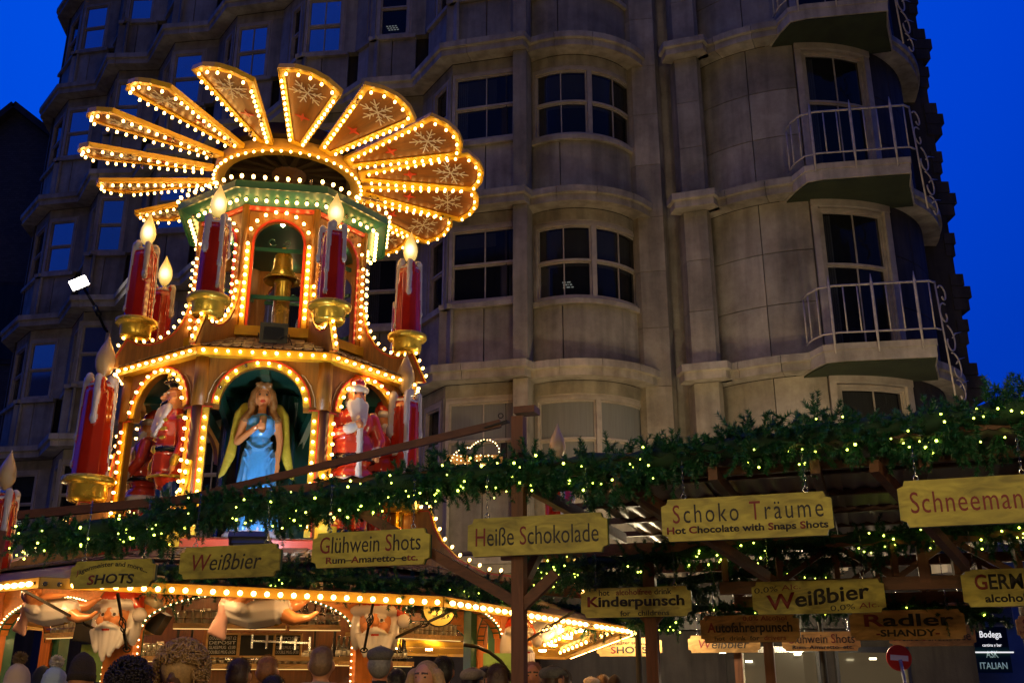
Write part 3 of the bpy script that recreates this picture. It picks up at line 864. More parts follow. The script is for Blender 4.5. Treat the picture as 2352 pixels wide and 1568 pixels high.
for y in (1046, 1056, 1066):
    for x in range(1050, 1140, 9): inst(OB, 'bulb', refl, to_dir(P(x, y+((x//9) % 2)*2, 17.6), (0, -1, 0)))

# fill behind the joints of the facade
q = MB(); q.box((1.6, 21.2, 13), (6.4, 1.6, 26)); part('core_wall', q, M['brick_dark'])
q = MB(); q.box((3.35, 19.55, 14.2), (2.3, .2, 22)); part('recess_wall', q, M['stone'])
q = MB(); q.box((.52, 19.0, 14.2), (.6, .2, 22)); part('recess_wall', q, M['stone'])

# ================================================================ CHRISTMAS PYRAMID
TC = Vector((-3.1, 12.5)); YAW = R(9.6)
def ca(k): return R(-112.5 + 45*k) + YAW
def oc(r, k, z, c=TC): return Vector((c.x + r*math.cos(ca(k)), c.y + r*math.sin(ca(k)), z))
def frame(f, r, z=0, c=TC, dn=0.):
    """frame of octagon face f: x along the face, -y outward"""
    a = R(-90+45*f) + YAW; n = Vector((math.cos(a), math.sin(a), 0)); u = Vector((-n.y, n.x, 0))
    ap = r*math.cos(R(22.5)) + dn
    return basis((c.x+n.x*ap, c.y+n.y*ap, z), u, -n, (0, 0, 1))
def rad_frame(k, c=TC):
    """radial frame at corner k: x = outward"""
    a = ca(k); return basis((c.x, c.y, 0), (math.cos(a), math.sin(a), 0), (-math.sin(a), math.cos(a), 0), (0, 0, 1))
SIDE = 2*math.sin(R(22.5))
def arch_poly(w, z0, z1, ow, zs, shoulder=None, n=12, ar=None):
    """wall panel with a round-arched opening rising from its foot; shoulder=(half width below, z)"""
    r = ow/2; rz = ar if ar else r
    p = [(-w/2, z0)]
    if shoulder: p += [(-shoulder[0], z0), (-shoulder[0], shoulder[1]), (-r, shoulder[1])]
    else: p += [(-r, z0)]
    p += [(-r*math.cos(PI*i/n), zs + rz*math.sin(PI*i/n)) for i in range(n+1)]
    if shoulder: p += [(r, shoulder[1]), (shoulder[0], shoulder[1]), (shoulder[0], z0)]
    else: p += [(r, z0)]
    p += [(w/2, z0), (w/2, z1), (-w/2, z1)]
    return p
def strip_poly(line, w):
    """band of width w on the outer side of an open polyline in XZ"""
    L = [Vector(p) for p in line]; out = []
    for i, p in enumerate(L):
        d = (L[min(i+1, len(L)-1)] - L[max(i-1, 0)]).normalized(); out.append(p + Vector((-d.y, d.x))*w)
    return L + out[::-1]
def band(mb, line, w0, w1, t, mx, mi=None):
    """ribbon following a polyline in local XZ between offsets w0..w1, thickness t outward from y=0"""
    L = [Vector(p) for p in line]; n = len(L); A = []; B = []
    for i, p in enumerate(L):
        d0 = (L[i]-L[i-1]).normalized() if i else (L[1]-L[0]).normalized()
        d1 = (L[i+1]-L[i]).normalized() if i < n-1 else d0
        nn = (Vector((-d0.y, d0.x)) + Vector((-d1.y, d1.x))); nn.normalize()
        k = 1/max(.6, nn.dot(Vector((-d1.y, d1.x))))
        A.append(p+nn*w0*k); B.append(p+nn*w1*k)
    vs = []
    for i in range(n):
        vs += [(A[i].x, 0, A[i].y), (B[i].x, 0, B[i].y), (B[i].x, -t, B[i].y), (A[i].x, -t, A[i].y)]
    fs = []
    for i in range(n-1):
        for j in range(4): fs.append((i*4+j, (i+1)*4+j, (i+1)*4+(j+1) % 4, i*4+(j+1) % 4))
    fs += [(0, 1, 2, 3), tuple((n-1)*4+j for j in (3, 2, 1, 0))]
    mb.add(vs, fs, mi, False, mx)
def along(line, step, off=0.):
    L = [Vector(p) for p in line]; out = []; acc = step*.5
    for i in range(len(L)-1):
        d = L[i+1]-L[i]; l = d.length
        if l < 1e-6: continue
        t = acc
        while t < l:
            nn = Vector((-d.y, d.x))/l; out.append(L[i]+d*(t/l)+nn*off); t += step
        acc = t-l
    return out

pyr = thing('christmas_pyramid', 'two-storey octagonal wooden tower with arches, figures and rows of bulbs', 'pyramid tower', (TC.x, TC.y, 2.8))
def pp_(name, mb, m_, sub=None): return mb.build(name, m_, sub or pyr)
BS = BulbSet(pyr, 292)
VIS = [0, -1, 1, -2, 2, 3, -3, 4]      # faces, the ones in view first

# ---- upper tier
RU, ZU0, ZU1 = 1.12, 5.42, 7.17
SU = SIDE*RU
for f in VIS:
    mx = frame(f, RU)
    q = MB(); q.prism(arch_poly(SU-.02, ZU0+.12, ZU1, .60, 6.67, n=12), .06, mx); pp_('arch_panel', q, M['wood_tower'])
    line = [(.31, ZU0+.12), (.31, 6.55), (.36, 6.55)][:0] + [(.33, ZU0+.12), (.33, 6.6)] + [(.33*math.cos(PI*i/12), 6.67+.33*math.sin(PI*i/12)) for i in range(0, 13)] + [(-.33, 6.6), (-.33, ZU0+.12)]
    q = MB(); m2 = mx @ Matrix.Translation((0, -.033, 0)); band(q, [(-x, z) for x, z in line], -.03, -.055, .03, m2); 
    q2 = MB(); band(q2, line, 0, .03, .018, m2); pp_('red_edging', q2, M['red'])
    q3 = MB(); q3.box((0, -.05, ZU0+.06), (SU+.02, .12, .12), mx); pp_('base_board', q3, M['yellow'])
    # jamb facing strips in light wood
    for s in (-1, 1):
        q4 = MB(); q4.box((s*.375, -.042, (ZU0+.12+6.62)/2), (.07, .02, 6.62-ZU0-.12), mx)
        pp_('jamb_strip', q4, M['yellow'] if f in (0,) else M['wood_tower'])
    if f in (0, -1, 1, -2, 2):
        for x, z in along([(-.375, ZU0+.2), (-.375, 6.64)], .105): BS.put(mx @ Vector((x, -.052, z)), mx.to_3x3() @ Vector((0, -1, 0)), me=BULB_BIG if f == 0 else None)
        for x, z in along([(.375, ZU0+.2), (.375, 6.64)], .105): BS.put(mx @ Vector((x, -.052, z)), mx.to_3x3() @ Vector((0, -1, 0)), me=BULB_BIG if f == 0 else None)
        for i in range(1, 9):
            a = PI*i/9; BS.put(mx @ Vector((.375*math.cos(a), -.04, 6.69+.385*math.sin(a))), mx.to_3x3() @ Vector((0, -1, 0)), me=BULB_BIG if f == 0 else None)
for k in range(8):
    a = oc(RU+.015, k, ZU0+.1); b = oc(RU+.015, k, ZU1)
    q = MB(); q.tube([a, b], .055, 8); pp_('corner_post', q, M['wood_tower'])
    # inner green cross rail of each opening
for f in range(8):
    mx = frame(f, RU-.08)
    q = MB(); q.box((0, 0, 5.98), (.62, .03, .05), mx); pp_('green_rail', q, M['green'])
    q = MB(); q.box((0, 0, 6.62), (.62, .03, .05), mx)
    for s in (-1, 1):
        pts = [mx @ Vector((s*(.09+.055*(1-.5*i/13)*math.cos(-2.6+i*.42)), 0, 6.73+.055*(1-.5*i/13)*math.sin(-2.6+i*.42))) for i in range(14)] 
        q.tube(pts, .009, 5)
    pp_('green_rail', q, M['green'])
q = MB(); q.lathe([(RU*.95, ZU1-.05), (RU*.95, ZU1)], 8, Matrix.Translation((TC.x, TC.y, 0)) @ Matrix.Rotation(YAW+R(22.5), 4, 'Z'), smooth=False); pp_('upper_ceiling', q, M['green_dark'])
q = MB(); q.lathe([(RU*.98, ZU0-.02), (RU*.98, ZU0+.04)], 8, Matrix.Translation((TC.x, TC.y, 0)) @ Matrix.Rotation(YAW+R(22.5), 4, 'Z'), smooth=False); pp_('upper_floor', q, M['wood_dark'])
# cornice
def ring_quads(mb, prof, ks=range(8), c=TC, mi=None):
    """prof: closed list of (R, z) swept round octagon sides"""
    for k in ks:
        n = len(prof); vs = [oc(r, k, z, c) for r, z in prof] + [oc(r, k+1, z, c) for r, z in prof]
        mb.add(vs, [(j, (j+1) % n, (j+1) % n+n, j+n) for j in range(n)] + [tuple(range(n)), tuple(range(2*n-1, n-1, -1))], mi)
for k in range(8):
    q = MB(); ring_quads(q, [(1.16, 7.16), (1.44, 7.285), (1.44, 7.33), (1.16, 7.33)], [k]); pp_('cornice_soffit', q, M['green'])
    q = MB(); ring_quads(q, [(1.442, 7.27), (1.475, 7.27), (1.475, 7.36), (1.442, 7.36)], [k]); pp_('cornice_rim', q, mat('green_rim', (.02, .12, .07), .35, coat=.3))
    q = MB(); ring_quads(q, [(1.14, 7.10), (1.18, 7.10), (1.18, 7.158), (1.14, 7.158)], [k]); pp_('cornice_red_band', q, M['red'])
    q = MB(); ring_quads(q, [(.25, 7.72), (1.45, 7.38), (1.45, 7.365), (.25, 7.7)], [k]); pp_('cap_roof', q, M['green_dark'])
for f in VIS[:7]:
    mx = frame(f, 1); 
    for i in range(8):
        t = (i+.5)/8-.5
        for r, z, d in ((1.475, 7.37, (0, -.35, .93)), (1.30, 7.22, (0, -.35, -.93))):
            p = mx @ Vector((t*SIDE*r, -(r-1)*math.cos(R(22.5)), z))
            BS.put(p, mx.to_3x3() @ Vector(d), me=BULB_BIG)
# ---- bell and column
q = MB(); q.lathe([(.13, 5.42), (.13, 5.5), (.11, 5.52), (.105, 6.3), (.12, 6.32), (.12, 6.36)], 16, Matrix.Translation((TC.x+.14, TC.y-.55, 0))); pp_('gold_column', q, M['gold'])
def bell(loc, s, lab):
    t = thing('bell', lab, 'bell', loc)
    q = MB(); mx = Matrix.Translation(loc) @ Matrix.Scale(s, 4)
    q.lathe([(.02, .40), (.10, .40), (.12, .37), (.125, .30), (.14, .18), (.17, .1), (.23, .03), (.25, 0), (.235, 0), (.15, .1), (.11, .28)], 24, mx); q.build('bell_body', M['gold'], t)
    q = MB(); q.box((0, 0, .45), (.05, .02, .1), mx); q.build('bell_yoke', M['gold'], t)
    q = MB(); q.tube([mx @ Vector((0, 0, .35)), mx @ Vector((0, 0, .06))], .012, 5); q.ball(mx @ Vector((0, 0, .05)), .03, 8, 5); q.build('clapper', M['brown_fig'], t)
bell((TC.x+.14, TC.y-.62, 6.33), .95, 'large gold bell hanging in the front upper arch')
bell((TC.x+.28, TC.y+.25, 5.75), .95, 'smaller gold bell low behind the gold column')

# ---- lower tier
RL, ZL0, ZL1 = 1.78, 2.95, 4.95
SL = SIDE*RL
M['white_line'] = mat('painted_scroll_line', (.55, .42, .25), .5)
for f in VIS:
    mx = frame(f, RL)
    q = MB(); q.prism(arch_poly(SL-.02, ZL0, ZL1, .92, 4.40, shoulder=(.56, 4.36), n=16), .07, mx); pp_('arch_panel', q, M['wood_tower'] if f else M['wood_tower'])
    m2 = mx @ Matrix.Translation((0, -.037, 0))
    arc = [(-.46*math.cos(PI*i/16), 4.40+.46*math.sin(PI*i/16)) for i in range(17)]
    q = MB(); band(q, arc, .0, .07, .02, m2)
    for s in (-1, 1): q.box((s*.595, -.048, (ZL0+4.36)/2), (.07, .02, 4.36-ZL0), mx)
    pp_('arch_trim', q, M['gold'] if f == 0 else M['yellow'])
    q = MB(); band(q, arc, .072, .088, .026, m2)
    for s in (-1, 1): q.box((s*.639, -.05, (ZL0+4.36)/2), (.014, .026, 4.36-ZL0), mx); q.box((s*.585, -.05, 4.37), (.12, .026, .014), mx)
    pp_('red_edging', q, M['red'])
    if f in (0, 1, -1):
        q = MB()
        for s in (-1, 1):
            c0 = s*SL/2
            q.tube([m2 @ Vector((c0-s*x, -.006, z)) for x, z in ((.015, 4.42), (.09, 4.42), (.10, 4.52), (.15, 4.66), (.23, 4.77), (.27, 4.79))], .006, 4)
        pp_('painted_scroll', q, M['white_line'])
    if f in (0, 1, -1, 2, -2):
        out = mx.to_3x3() @ Vector((0, -1, 0))
        for x, z in along(arc, .118, .035): BS.put(mx @ Vector((x, -.058, z)), out)
        for s in (-1, 1):
            for x, z in along([(s*.595, ZL0+.05), (s*.595, 4.33)], .118): BS.put(mx @ Vector((x, -.058, z)), out)
for k in range(8):
    q = MB(); q.tube([oc(RL+.01, k, ZL0), oc(RL+.01, k, 4.38)], .07, 8); pp_('corner_post', q, M['wood_dark'])
    q = MB(); q.tube([oc(RL+.0, k, 4.38), oc(RL+.0, k, ZL1)], .09, 8); pp_('corner_block', q, M['wood_tower'])
for k in range(8):
    q = MB(); ring_quads(q, [(1.80, 4.945), (1.94, 4.945), (1.94, 5.035), (1.80, 5.035)], [k]); pp_('eave_board', q, M['yellow'])
for f in VIS[:5]:
    mx = frame(f, 1.94)
    for i in range(11):
        t = ((i+.5)/11-.5)*SIDE*1.92; BS.put(mx @ Vector((t, -.0, 4.99)), mx.to_3x3() @ Vector((0, -1, -.15)))
# roof between the tiers
for k in range(8):
    q = MB(); ring_quads(q, [(1.96, 5.036), (1.10, 5.41), (1.10, 5.38), (1.9, 5.036)], [k]); pp_('roof_deck', q, M['wood_dark'])
sh = MB(); sp = [(-.055, .1), (-.055, -.03), (-.045, -.06), (-.02, -.078), (.02, -.078), (.045, -.06), (.055, -.03), (.055, .1)]
sh.prism(sp, .012); SH_ME = sh.mesh('shingle', M['shingle'])
def shingles(root, f, r0, z0, r1, z1, rows, c=TC, w=.115, skip=None, jit=.004, sc_=1.):
    L = math.hypot((r1-r0)*math.cos(R(22.5)), z1-z0)
    for i in range(rows):
        t = (i+.4)/rows; r = r0+(r1-r0)*t; z = z0+(z1-z0)*t; mx = frame(f, r, z+.012, c)
        sl = math.atan2(z1-z0, (r0-r1)*math.cos(R(22.5)))
        n = max(1, int(SIDE*r/w))
        for j in range(n):
            x = (j+.5+(.5 if i % 2 else 0))*w - SIDE*r/2
            if abs(x) > SIDE*r/2-w*.3: continue
            m3 = mx @ Matrix.Translation((x, 0, rng.uniform(0, jit))) @ Matrix.Rotation(-(PI/2-sl)+rng.uniform(-.03, .08)-.06, 4, 'X') @ Matrix.Scale(sc_, 4)
            inst(SH_ME, 'shingle', root, m3)
for f in (0, 1, -1): shingles(pyr, f, 1.95, 5.045, 1.12, 5.42, 6)
M['lamp_warm'] = mat('fill_lamp_glass', (1, .9, .7), .4, emit=(1., .60, .26), estr=110)  # added lamps, hidden above the arches, to warm the figures and bell
for k in range(8):
    for r_, z_ in ((1.45, 4.865),):
        p = oc(r_, k+.5, z_); q = MB(); q.ball(p, .035, 8, 6); pp_('fill_lamp', q, M['lamp_warm'])
for k in (0, 2, 4, 6):
    p = oc(.75, k+.5, 7.08); q = MB(); q.ball(p, .03, 8, 6); pp_('fill_lamp', q, M['lamp_warm'])
# ceiling and floor of the lower tier, central shaft
rot8 = Matrix.Translation((TC.x, TC.y, 0)) @ Matrix.Rotation(YAW+R(22.5), 4, 'Z')
q = MB(); q.lathe([(RL*.97, 4.88), (RL*.97, 4.94)], 8, rot8, smooth=False); pp_('lower_ceiling', q, M['green_dark'])
q = MB(); q.lathe([(RL*1.02, 2.82), (RL*1.02, 2.94)], 8, rot8, smooth=False); pp_('lower_floor', q, M['wood_dark'])
q = MB(); q.lathe([(RL*1.08, 2.78), (RL*1.10, 2.80), (RL*1.10, 2.90), (RL*1.03, 2.93)], 8, rot8, smooth=False); pp_('red_ledge', q, M['red'])
q = MB(); q.lathe([(.42, 2.9), (.36, 3.6), (.3, 4.4), (.42, 4.9)], 8, rot8, smooth=False); pp_('central_shaft', q, M['green_dark'])
for k in range(8):
    q = MB(); a = oc(.9, k+.5, 4.86); b = oc(.5, k+.5, 4.2); q.bar(a, b, .09, .09); q.bar(oc(RL*.9, k+.5, 4.84), oc(.4, k+.5, 4.84), .1, .08); pp_('inner_brace', q, M['green_dark'])
M['foil'] = mat('dark_green_foil', (.01, .05, .035), .18, bump=1., bscale=7, coat=.5)
for k in range(8):
    q = MB(); n = 8
    mx = frame(k, .62); w = SIDE*.62
    pts = [(x/n-.5)*w for x in range(n+1)]
    vs = [mx @ Vector((x, .04*math.sin(i*2.6+k), z)) for z in (2.95, 3.6, 4.25, 4.85) for i, x in enumerate(pts)]
    fs = [(r_*(n+1)+i, r_*(n+1)+i+1, (r_+1)*(n+1)+i+1, (r_+1)*(n+1)+i) for r_ in range(3) for i in range(n)]
    q.add(vs, fs, None, True); pp_('green_drape', q, M['foil'])

# ---- radial volutes
def volute(k, pts, back, root, c=TC, th=.07, bulbs=True, step=.115, bs=None, mat_='wood_tower'):
    mx = rad_frame(k, c)
    q = MB(); q.prism(pts+back, th, mx); o = q.build('volute', M[mat_], root)
    q = MB(); band(q, pts, -.004, .022, th*.72, mx @ Matrix.Translation((0, th*.36, 0))); q.build('red_edging', M['red'], o if root.get('category') else root)
    q = MB(); band(q, [(x, z) for x, z in pts], .0231, .03, th*1.1, mx @ Matrix.Translation((0, th*.55, 0))); q.build('yellow_edging', M['yellow'], o)
    if bulbs:
        for i, p in enumerate(along(pts, step, .03)):
            d = mx.to_3x3() @ Vector((.45, 0, .85)); (bs or BS).put(mx @ Vector((p.x, 0, p.y)), d, off=.06)
UV = [(1.16, 6.12), (1.19, 5.9), (1.25, 5.72), (1.35, 5.56), (1.48, 5.44), (1.62, 5.37), (1.76, 5.35), (1.88, 5.39), (2.04, 5.03)]
for k in (1, 0, 2, -1, 3, 4, 5, 6):
    volute(k, UV, [(1.9, 5.045), (1.13, 5.42)], pyr, bulbs=(k in (1, 0, 2, -1)))
LV = [(1.84, 4.0), (1.87, 3.72), (1.93, 3.5), (2.03, 3.40), (2.16, 3.40), (2.22, 3.2), (2.32, 3.02), (2.52, 2.82), (2.86, 2.65), (3.3, 2.6), (3.62, 2.62), (3.72, 2.7), (3.98, 2.36)]
for k in (2, -1, 3, 6, 4, 5):
    volute(k, LV, [(3.4, 2.42), (1.82, 2.80)], pyr, bulbs=(k in (2, -1)), step=.14)
for k in (0, 1):
    volute(k, [(1.85, 3.75), (1.88, 3.5), (1.97, 3.3), (2.12, 3.12), (2.3, 3.02)], [(2.3, 2.78), (1.83, 2.8)], pyr, bulbs=True, mat_='yellow')
BS.finish()

# ---- candles
def flame_mat(name, lit):
    m = bpy.data.materials.new(name); m.use_nodes = True; nt = m.node_tree; b = nt.nodes['Principled BSDF']
    b.inputs['Base Color'].default_value = (.8, .65, .3, 1) if lit else (.42, .30, .16, 1); b.inputs['Roughness'].default_value = .3; b.inputs['Coat Weight'].default_value = .5
    if lit:
        lw = nt.nodes.new('ShaderNodeLayerWeight'); lw.inputs['Blend'].default_value = .35
        tc = nt.nodes.new('ShaderNodeTexCoord'); ds = nt.nodes.new('ShaderNodeVectorMath'); ds.operation = 'DISTANCE'; ds.inputs[1].default_value = (0, 0, 1.40)
        nt.links.new(tc.outputs['Object'], ds.inputs[0])
        mr = nt.nodes.new('ShaderNodeMapRange'); mr.inputs['From Min'].default_value = .06; mr.inputs['From Max'].default_value = .17; mr.inputs['To Min'].default_value = 1; mr.inputs['To Max'].default_value = 0
        nt.links.new(ds.outputs['Value'], mr.inputs[0])
        inv = nt.nodes.new('ShaderNodeMath'); inv.operation = 'SUBTRACT'; inv.inputs[0].default_value = 1; nt.links.new(lw.outputs['Facing'], inv.inputs[1])
        pw = nt.nodes.new('ShaderNodeMath'); pw.operation = 'POWER'; pw.inputs[1].default_value = 2.2; nt.links.new(inv.outputs[0], pw.inputs[0])
        ml = nt.nodes.new('ShaderNodeMath'); ml.operation = 'MULTIPLY'; nt.links.new(mr.outputs[0], ml.inputs[0]); nt.links.new(pw.outputs[0], ml.inputs[1])
        rp = nt.nodes.new('ShaderNodeValToRGB'); rp.color_ramp.elements[0].position = 0; rp.color_ramp.elements[0].color = (.50, .31, .05, 1)
        rp.color_ramp.elements[1].position = .8; rp.color_ramp.elements[1].color = (2.4, 2.2, 1.7, 1)
        e = rp.color_ramp.elements.new(.35); e.color = (.95, .70, .22, 1)
        nt.links.new(ml.outputs[0], rp.inputs[0]); nt.links.new(rp.outputs[0], b.inputs['Emission Color']); b.inputs['Emission Strength'].default_value = 1.0
    return m
M['flame_lit'] = flame_mat('flame_lamp_lit', True); M['flame_off'] = flame_mat('flame_lamp_unlit', False)
candle_prims = [('c', (0,0,.16), (0,0,1.06), .168, .150, 0)]
crng = random.Random(3)
for a, z0, z1, r in ((-95, 1.2, .78, .036), (-15, 1.2, .5, .028), (-172, 1.2, .6, .03), (120, 1.18, .8, .045)):
    rr = .158; x, y = rr*math.cos(R(a)), rr*math.sin(R(a))
    candle_prims.append(('c', (x*.88, y*.88, z0), (x*1.03, y*1.03, z1), r*1.15, r*.62, 1))
    candle_prims.append(('e', (x*1.04, y*1.04, z1), (r*.95, r*.95, r*1.7), 1))
    if z1 < .7: candle_prims.append(('c', (x*1.04, y*1.04, z1), (x*1.07, y*1.07, z1-.25), r*.5, r*.4, 1)); candle_prims.append(('e', (x*1.08, y*1.08, z1-.27), (r*.8, r*.8, r*1.5), 1))
candle_prims += [('e', (.10, -.05, 1.19), (.05, .05, .05), 1), ('e', (-.11, -.05, 1.20), (.045, .045, .06), 1), ('e', (0, 0, 1.12), (.14, .14, .05), 1), ('e', (.02, -.13, 1.12), (.045, .04, .10), 0), ('e', (-.06, .12, 1.15), (.06, .04, .08), 0)]
cw = sculpt('wax', candle_prims, [M['wax_red'], M['wax_white']], voxel=.013, smooth=3)
WAX_ME = cw.data; bpy.data.objects.remove(cw)
q = MB(); q.lathe([(.02, -.02), (.165, -.02), (.185, .02), (.185, .125), (.20, .14), (.245, .15), (.252, .17), (.252, .205), (.235, .215), (.12, .215)], 32); q.tube([(0, 0, -.16), (0, 0, 0)], .02, 6)
CUP_ME = q.mesh('candle_holder', M['gold'])
def flame_mesh(m_):
    b = MB(); n = 18; prof = [(.03, 1.19), (.035, 1.24), (.062, 1.27), (.088, 1.33), (.096, 1.39), (.088, 1.46), (.062, 1.53), (.034, 1.59), (.014, 1.64), (.003, 1.675)]
    vs = []; fs = []
    for i, (r, z) in enumerate(prof):
        for k in range(n):
            a = 2*PI*k/n + (z-1.2)*1.1; rr = r*(1+.05*math.cos(5*a)); vs.append((rr*math.cos(a) + max(0, z-1.5)*.05, rr*math.sin(a), z))
    for i in range(len(prof)-1):
        for k in range(n): fs.append((i*n+k, i*n+(k+1) % n, (i+1)*n+(k+1) % n, (i+1)*n+k))
    fs.append(tuple(range(n-1, -1, -1))); b.add(vs, fs, 0, True); b.lathe([(.042, 1.15), (.042, 1.22)], 10, mi=1)
    return b.mesh('flame', [m_, M['steel']])
FL_ON = flame_mesh(M['flame_lit']); FL_OFF = flame_mesh(M['flame_off'])
def candle(loc, s, lit, label, rz=0.):
    t = thing('candle', label, 'candle', loc, rz, 'giant red candles round the pyramid'); t.scale = (s, s, s)
    for nm, me in (('candle_holder', CUP_ME), ('wax', WAX_ME), ('flame', FL_ON if lit else FL_OFF)):
        o = bpy.data.objects.new(nm, me); COL.objects.link(o); o.parent = t
for k, lab, rz in ((-1, 'lit red candle with white drips at the left end of the upper roof', .6), (0, 'lit red candle in front of the left upper arch, left of the bell', 2.2), (1, 'lit red candle in front of the right upper arch, right of the bell', 1.2), (2, 'lit red candle at the right end of the upper roof', .2), (3, 'small lit red candle half hidden behind the right end candle', 3.), (6, 'lit red candle half hidden behind the left end candle', 4.)):
    c = oc(1.80, k, 5.46)
    candle(c, 1.0, True, lab, rz)
candle(oc(2.10, -1, 3.44), 1.19, False, 'big red candle with an unlit brown flame left of the nutcracker', .25)
candle(oc(1.92, 2, 3.40)+Vector((-.10, -.14, 0)), 1.19, False, 'big dark red candle with an unlit brown flame right of the Santas', 1.7)
candle(oc(3.74, 2, 2.70), 1.02, False, 'candle whose unlit flame tip just clears the long garland', 1.7)
candle(Vector((-5.58, 10.9, 2.24)), 1.0, False, 'red candle cut by the left edge of the photo, lowest of all', .9)

# ---- fan rotor
RC = Vector((TC.x-.03, TC.y, 8.13))
rotor = thing('fan_rotor', 'wide bulb-lit fan wheel of snowflake blades on top of the pyramid', 'fan wheel', RC)
rb = BulbSet(rotor, 292)
TH = R(15)
M['blade_panel'] = wood('blade_panel_wood', (.25, .08, .005), 'x', .4, .8, .4)
def blade_matrix(az):
    a = R(az); rd = Vector((math.cos(a), math.sin(a), 0)); t = Vector((-math.sin(a), math.cos(a), 0))
    y = t*math.cos(TH) - Vector((0, 0, 1))*math.sin(TH); z = rd.cross(y)
    return basis(RC, rd, y, z)
edge = [(1.02, .095), (2.57, .385), (2.70, .20), (2.74, .03)]
outline = edge + [(x, -y) for x, y in edge[::-1]]
def plate(mb, poly, z0, z1, mx, mi=None):
    n = len(poly); vs = [(x, y, z0) for x, y in poly] + [(x, y, z1) for x, y in poly]
    mb.add(vs, [tuple(range(n)), tuple(range(2*n-1, n-1, -1))] + [(i, i+n, (i+1) % n+n, (i+1) % n) for i in range(n)], mi, False, mx)
I4 = Matrix.Identity(4)
# shared meshes in blade space
q = MB(); plate(q, outline, .0, .02, I4); BL_PANEL = q.mesh('blade', M['blade_panel'])
q = MB()
n = len(outline); ins = []
for i in range(n):
    p = Vector(outline[i]); a = Vector(outline[i-1]); b = Vector(outline[(i+1) % n]); d0 = (p-a).normalized(); d1 = (b-p).normalized()
    nn = (Vector((d0.y, -d0.x))+Vector((d1.y, -d1.x))).normalized(); ins.append(p - nn*(-.075)*-1*(1 if True else 1))
cen_ = Vector((1.9, 0))
ins = []
for i in range(n):
    p = Vector(outline[i]); a = Vector(outline[i-1]); b = Vector(outline[(i+1) % n]); d0 = (p-a).normalized(); d1 = (b-p).normalized()
    n0 = Vector((-d0.y, d0.x)); n1 = Vector((-d1.y, d1.x)); 
    if n0.dot(cen_-p) < 0: n0 = -n0
    if n1.dot(cen_-p) < 0: n1 = -n1
    m_ = (n0+n1).normalized(); ins.append(p + m_*.072/max(.5, m_.dot(n0)))
for i in range(n):
    j = (i+1) % n
    q.add([(*outline[i], -.002), (*outline[j], -.002), (*ins[j], -.002), (*ins[i], -.002), (*outline[i], -.02), (*outline[j], -.02), (*ins[j], -.02), (*ins[i], -.02)],
          [(0, 1, 2, 3), (7, 6, 5, 4), (0, 4, 5, 1), (3, 2, 6, 7), (0, 3, 7, 4), (1, 5, 6, 2)])
    a = Vector(outline[i]); b = Vector(outline[j]); m0 = (a-cen_).normalized()*0
    q.bar((a.x, a.y, .010), (b.x, b.y, .010), .02, .06)
BL_RIM = q.mesh('blade_rim', M['yellow'])
q = MB()
for k in range(6):
    a = k*PI/3+.26; d = Vector((math.cos(a), math.sin(a), 0)); c = Vector((2.29, 0, -.012)); L = .235 if k % 3 else .25
    q.bar(c, c+d*L, .014, .006)
    for s in (-1, 1):
        e = Vector((math.cos(a+s*.75), math.sin(a+s*.75), 0))
        q.bar(c+d*L*.5, c+d*L*.5+e*.085, .012, .005); q.bar(c+d*L*.28, c+d*L*.28+e*.05, .011, .005)
BL_SNOW = q.mesh('snowflake', M['snow_paint'])
q = MB(); st4 = []
for k in range(8):
    a = k*PI/4; r = .095 if k % 2 == 0 else .03; st4.append((1.72+r*math.cos(a), r*math.sin(a)))
plate(q, st4, -.014, -.003, I4); BL_STAR = q.mesh('red_star', M['red'])
for k in [0, 1, 2, 3, 4, 5, 15, 14, 13, 12, 11, 6, 10, 7, 9, 8]:
    az = -72.5 + 22.5*(k-0)
    # order: right-hand and near blades first
    mx = blade_matrix(az)
    b = inst(BL_PANEL, 'blade', rotor, mx)
    for nm, me in (('blade_rim', BL_RIM), ('snowflake', BL_SNOW), ('red_star', BL_STAR)): inst(me, nm, b, mx)
    down = mx.to_3x3() @ Vector((0, 0, -1)); down = (down + Vector((0, 0, -.6))).normalized()
    for s in (-1, 1):
        for i in range(12):
            t = (i+.4)/12; x = 1.12+(2.47-1.12)*t; y = s*(.095+(.385-.095)*((x-1.02)/1.55)-.035)
            rb.put(mx @ Vector((x, y, -.022)), down, owner=b)
    for x, y in ((2.58, .28), (2.66, .14), (2.69, 0), (2.66, -.14), (2.58, -.28)): rb.put(mx @ Vector((x, y, -.022)), down, owner=b)
trc = Matrix.Translation(RC)
q = MB(); q.lathe([(.86, -.10), (.98, -.10), (1.0, -.06), (1.0, .07), (.86, .07)], 48, trc, smooth=False, ring=True); hub = q.build('hub_ring', mat('hub_yellow', (.5, .27, .02), .6), rotor)
q = MB(); q.lathe([(.99, .08), (1.05, .12), (1.02, .3), (.2, .36)], 32, trc, smooth=False); q.build('hub_cover', mat('hub_dark', (.03, .014, .005), .9), rotor)
q = MB(); q.lathe([(.80, -.02), (.86, -.09), (.858, .06), (.80, .05)], 48, trc, smooth=False, ring=True); q.build('inner_ring', mat('ring_bronze', (.10, .05, .01), .8), rotor)
for k in range(16):
    a = R(22.5*k); d = Vector((math.cos(a), math.sin(a), 0)); q = MB()
    q.bar(RC+d*.2+Vector((0, 0, .12)), RC+d*.86+Vector((0, 0, .05)), .07, .1); q.build('spoke', mat('spoke_dark', (.05, .024, .008), .85), rotor)
q = MB(); q.lathe([(.05, -.75), (.05, .0), (.24, .03), (.24, .22), (.05, .25)], 20, trc); q.build('mast', M['wood_dark'], rotor)
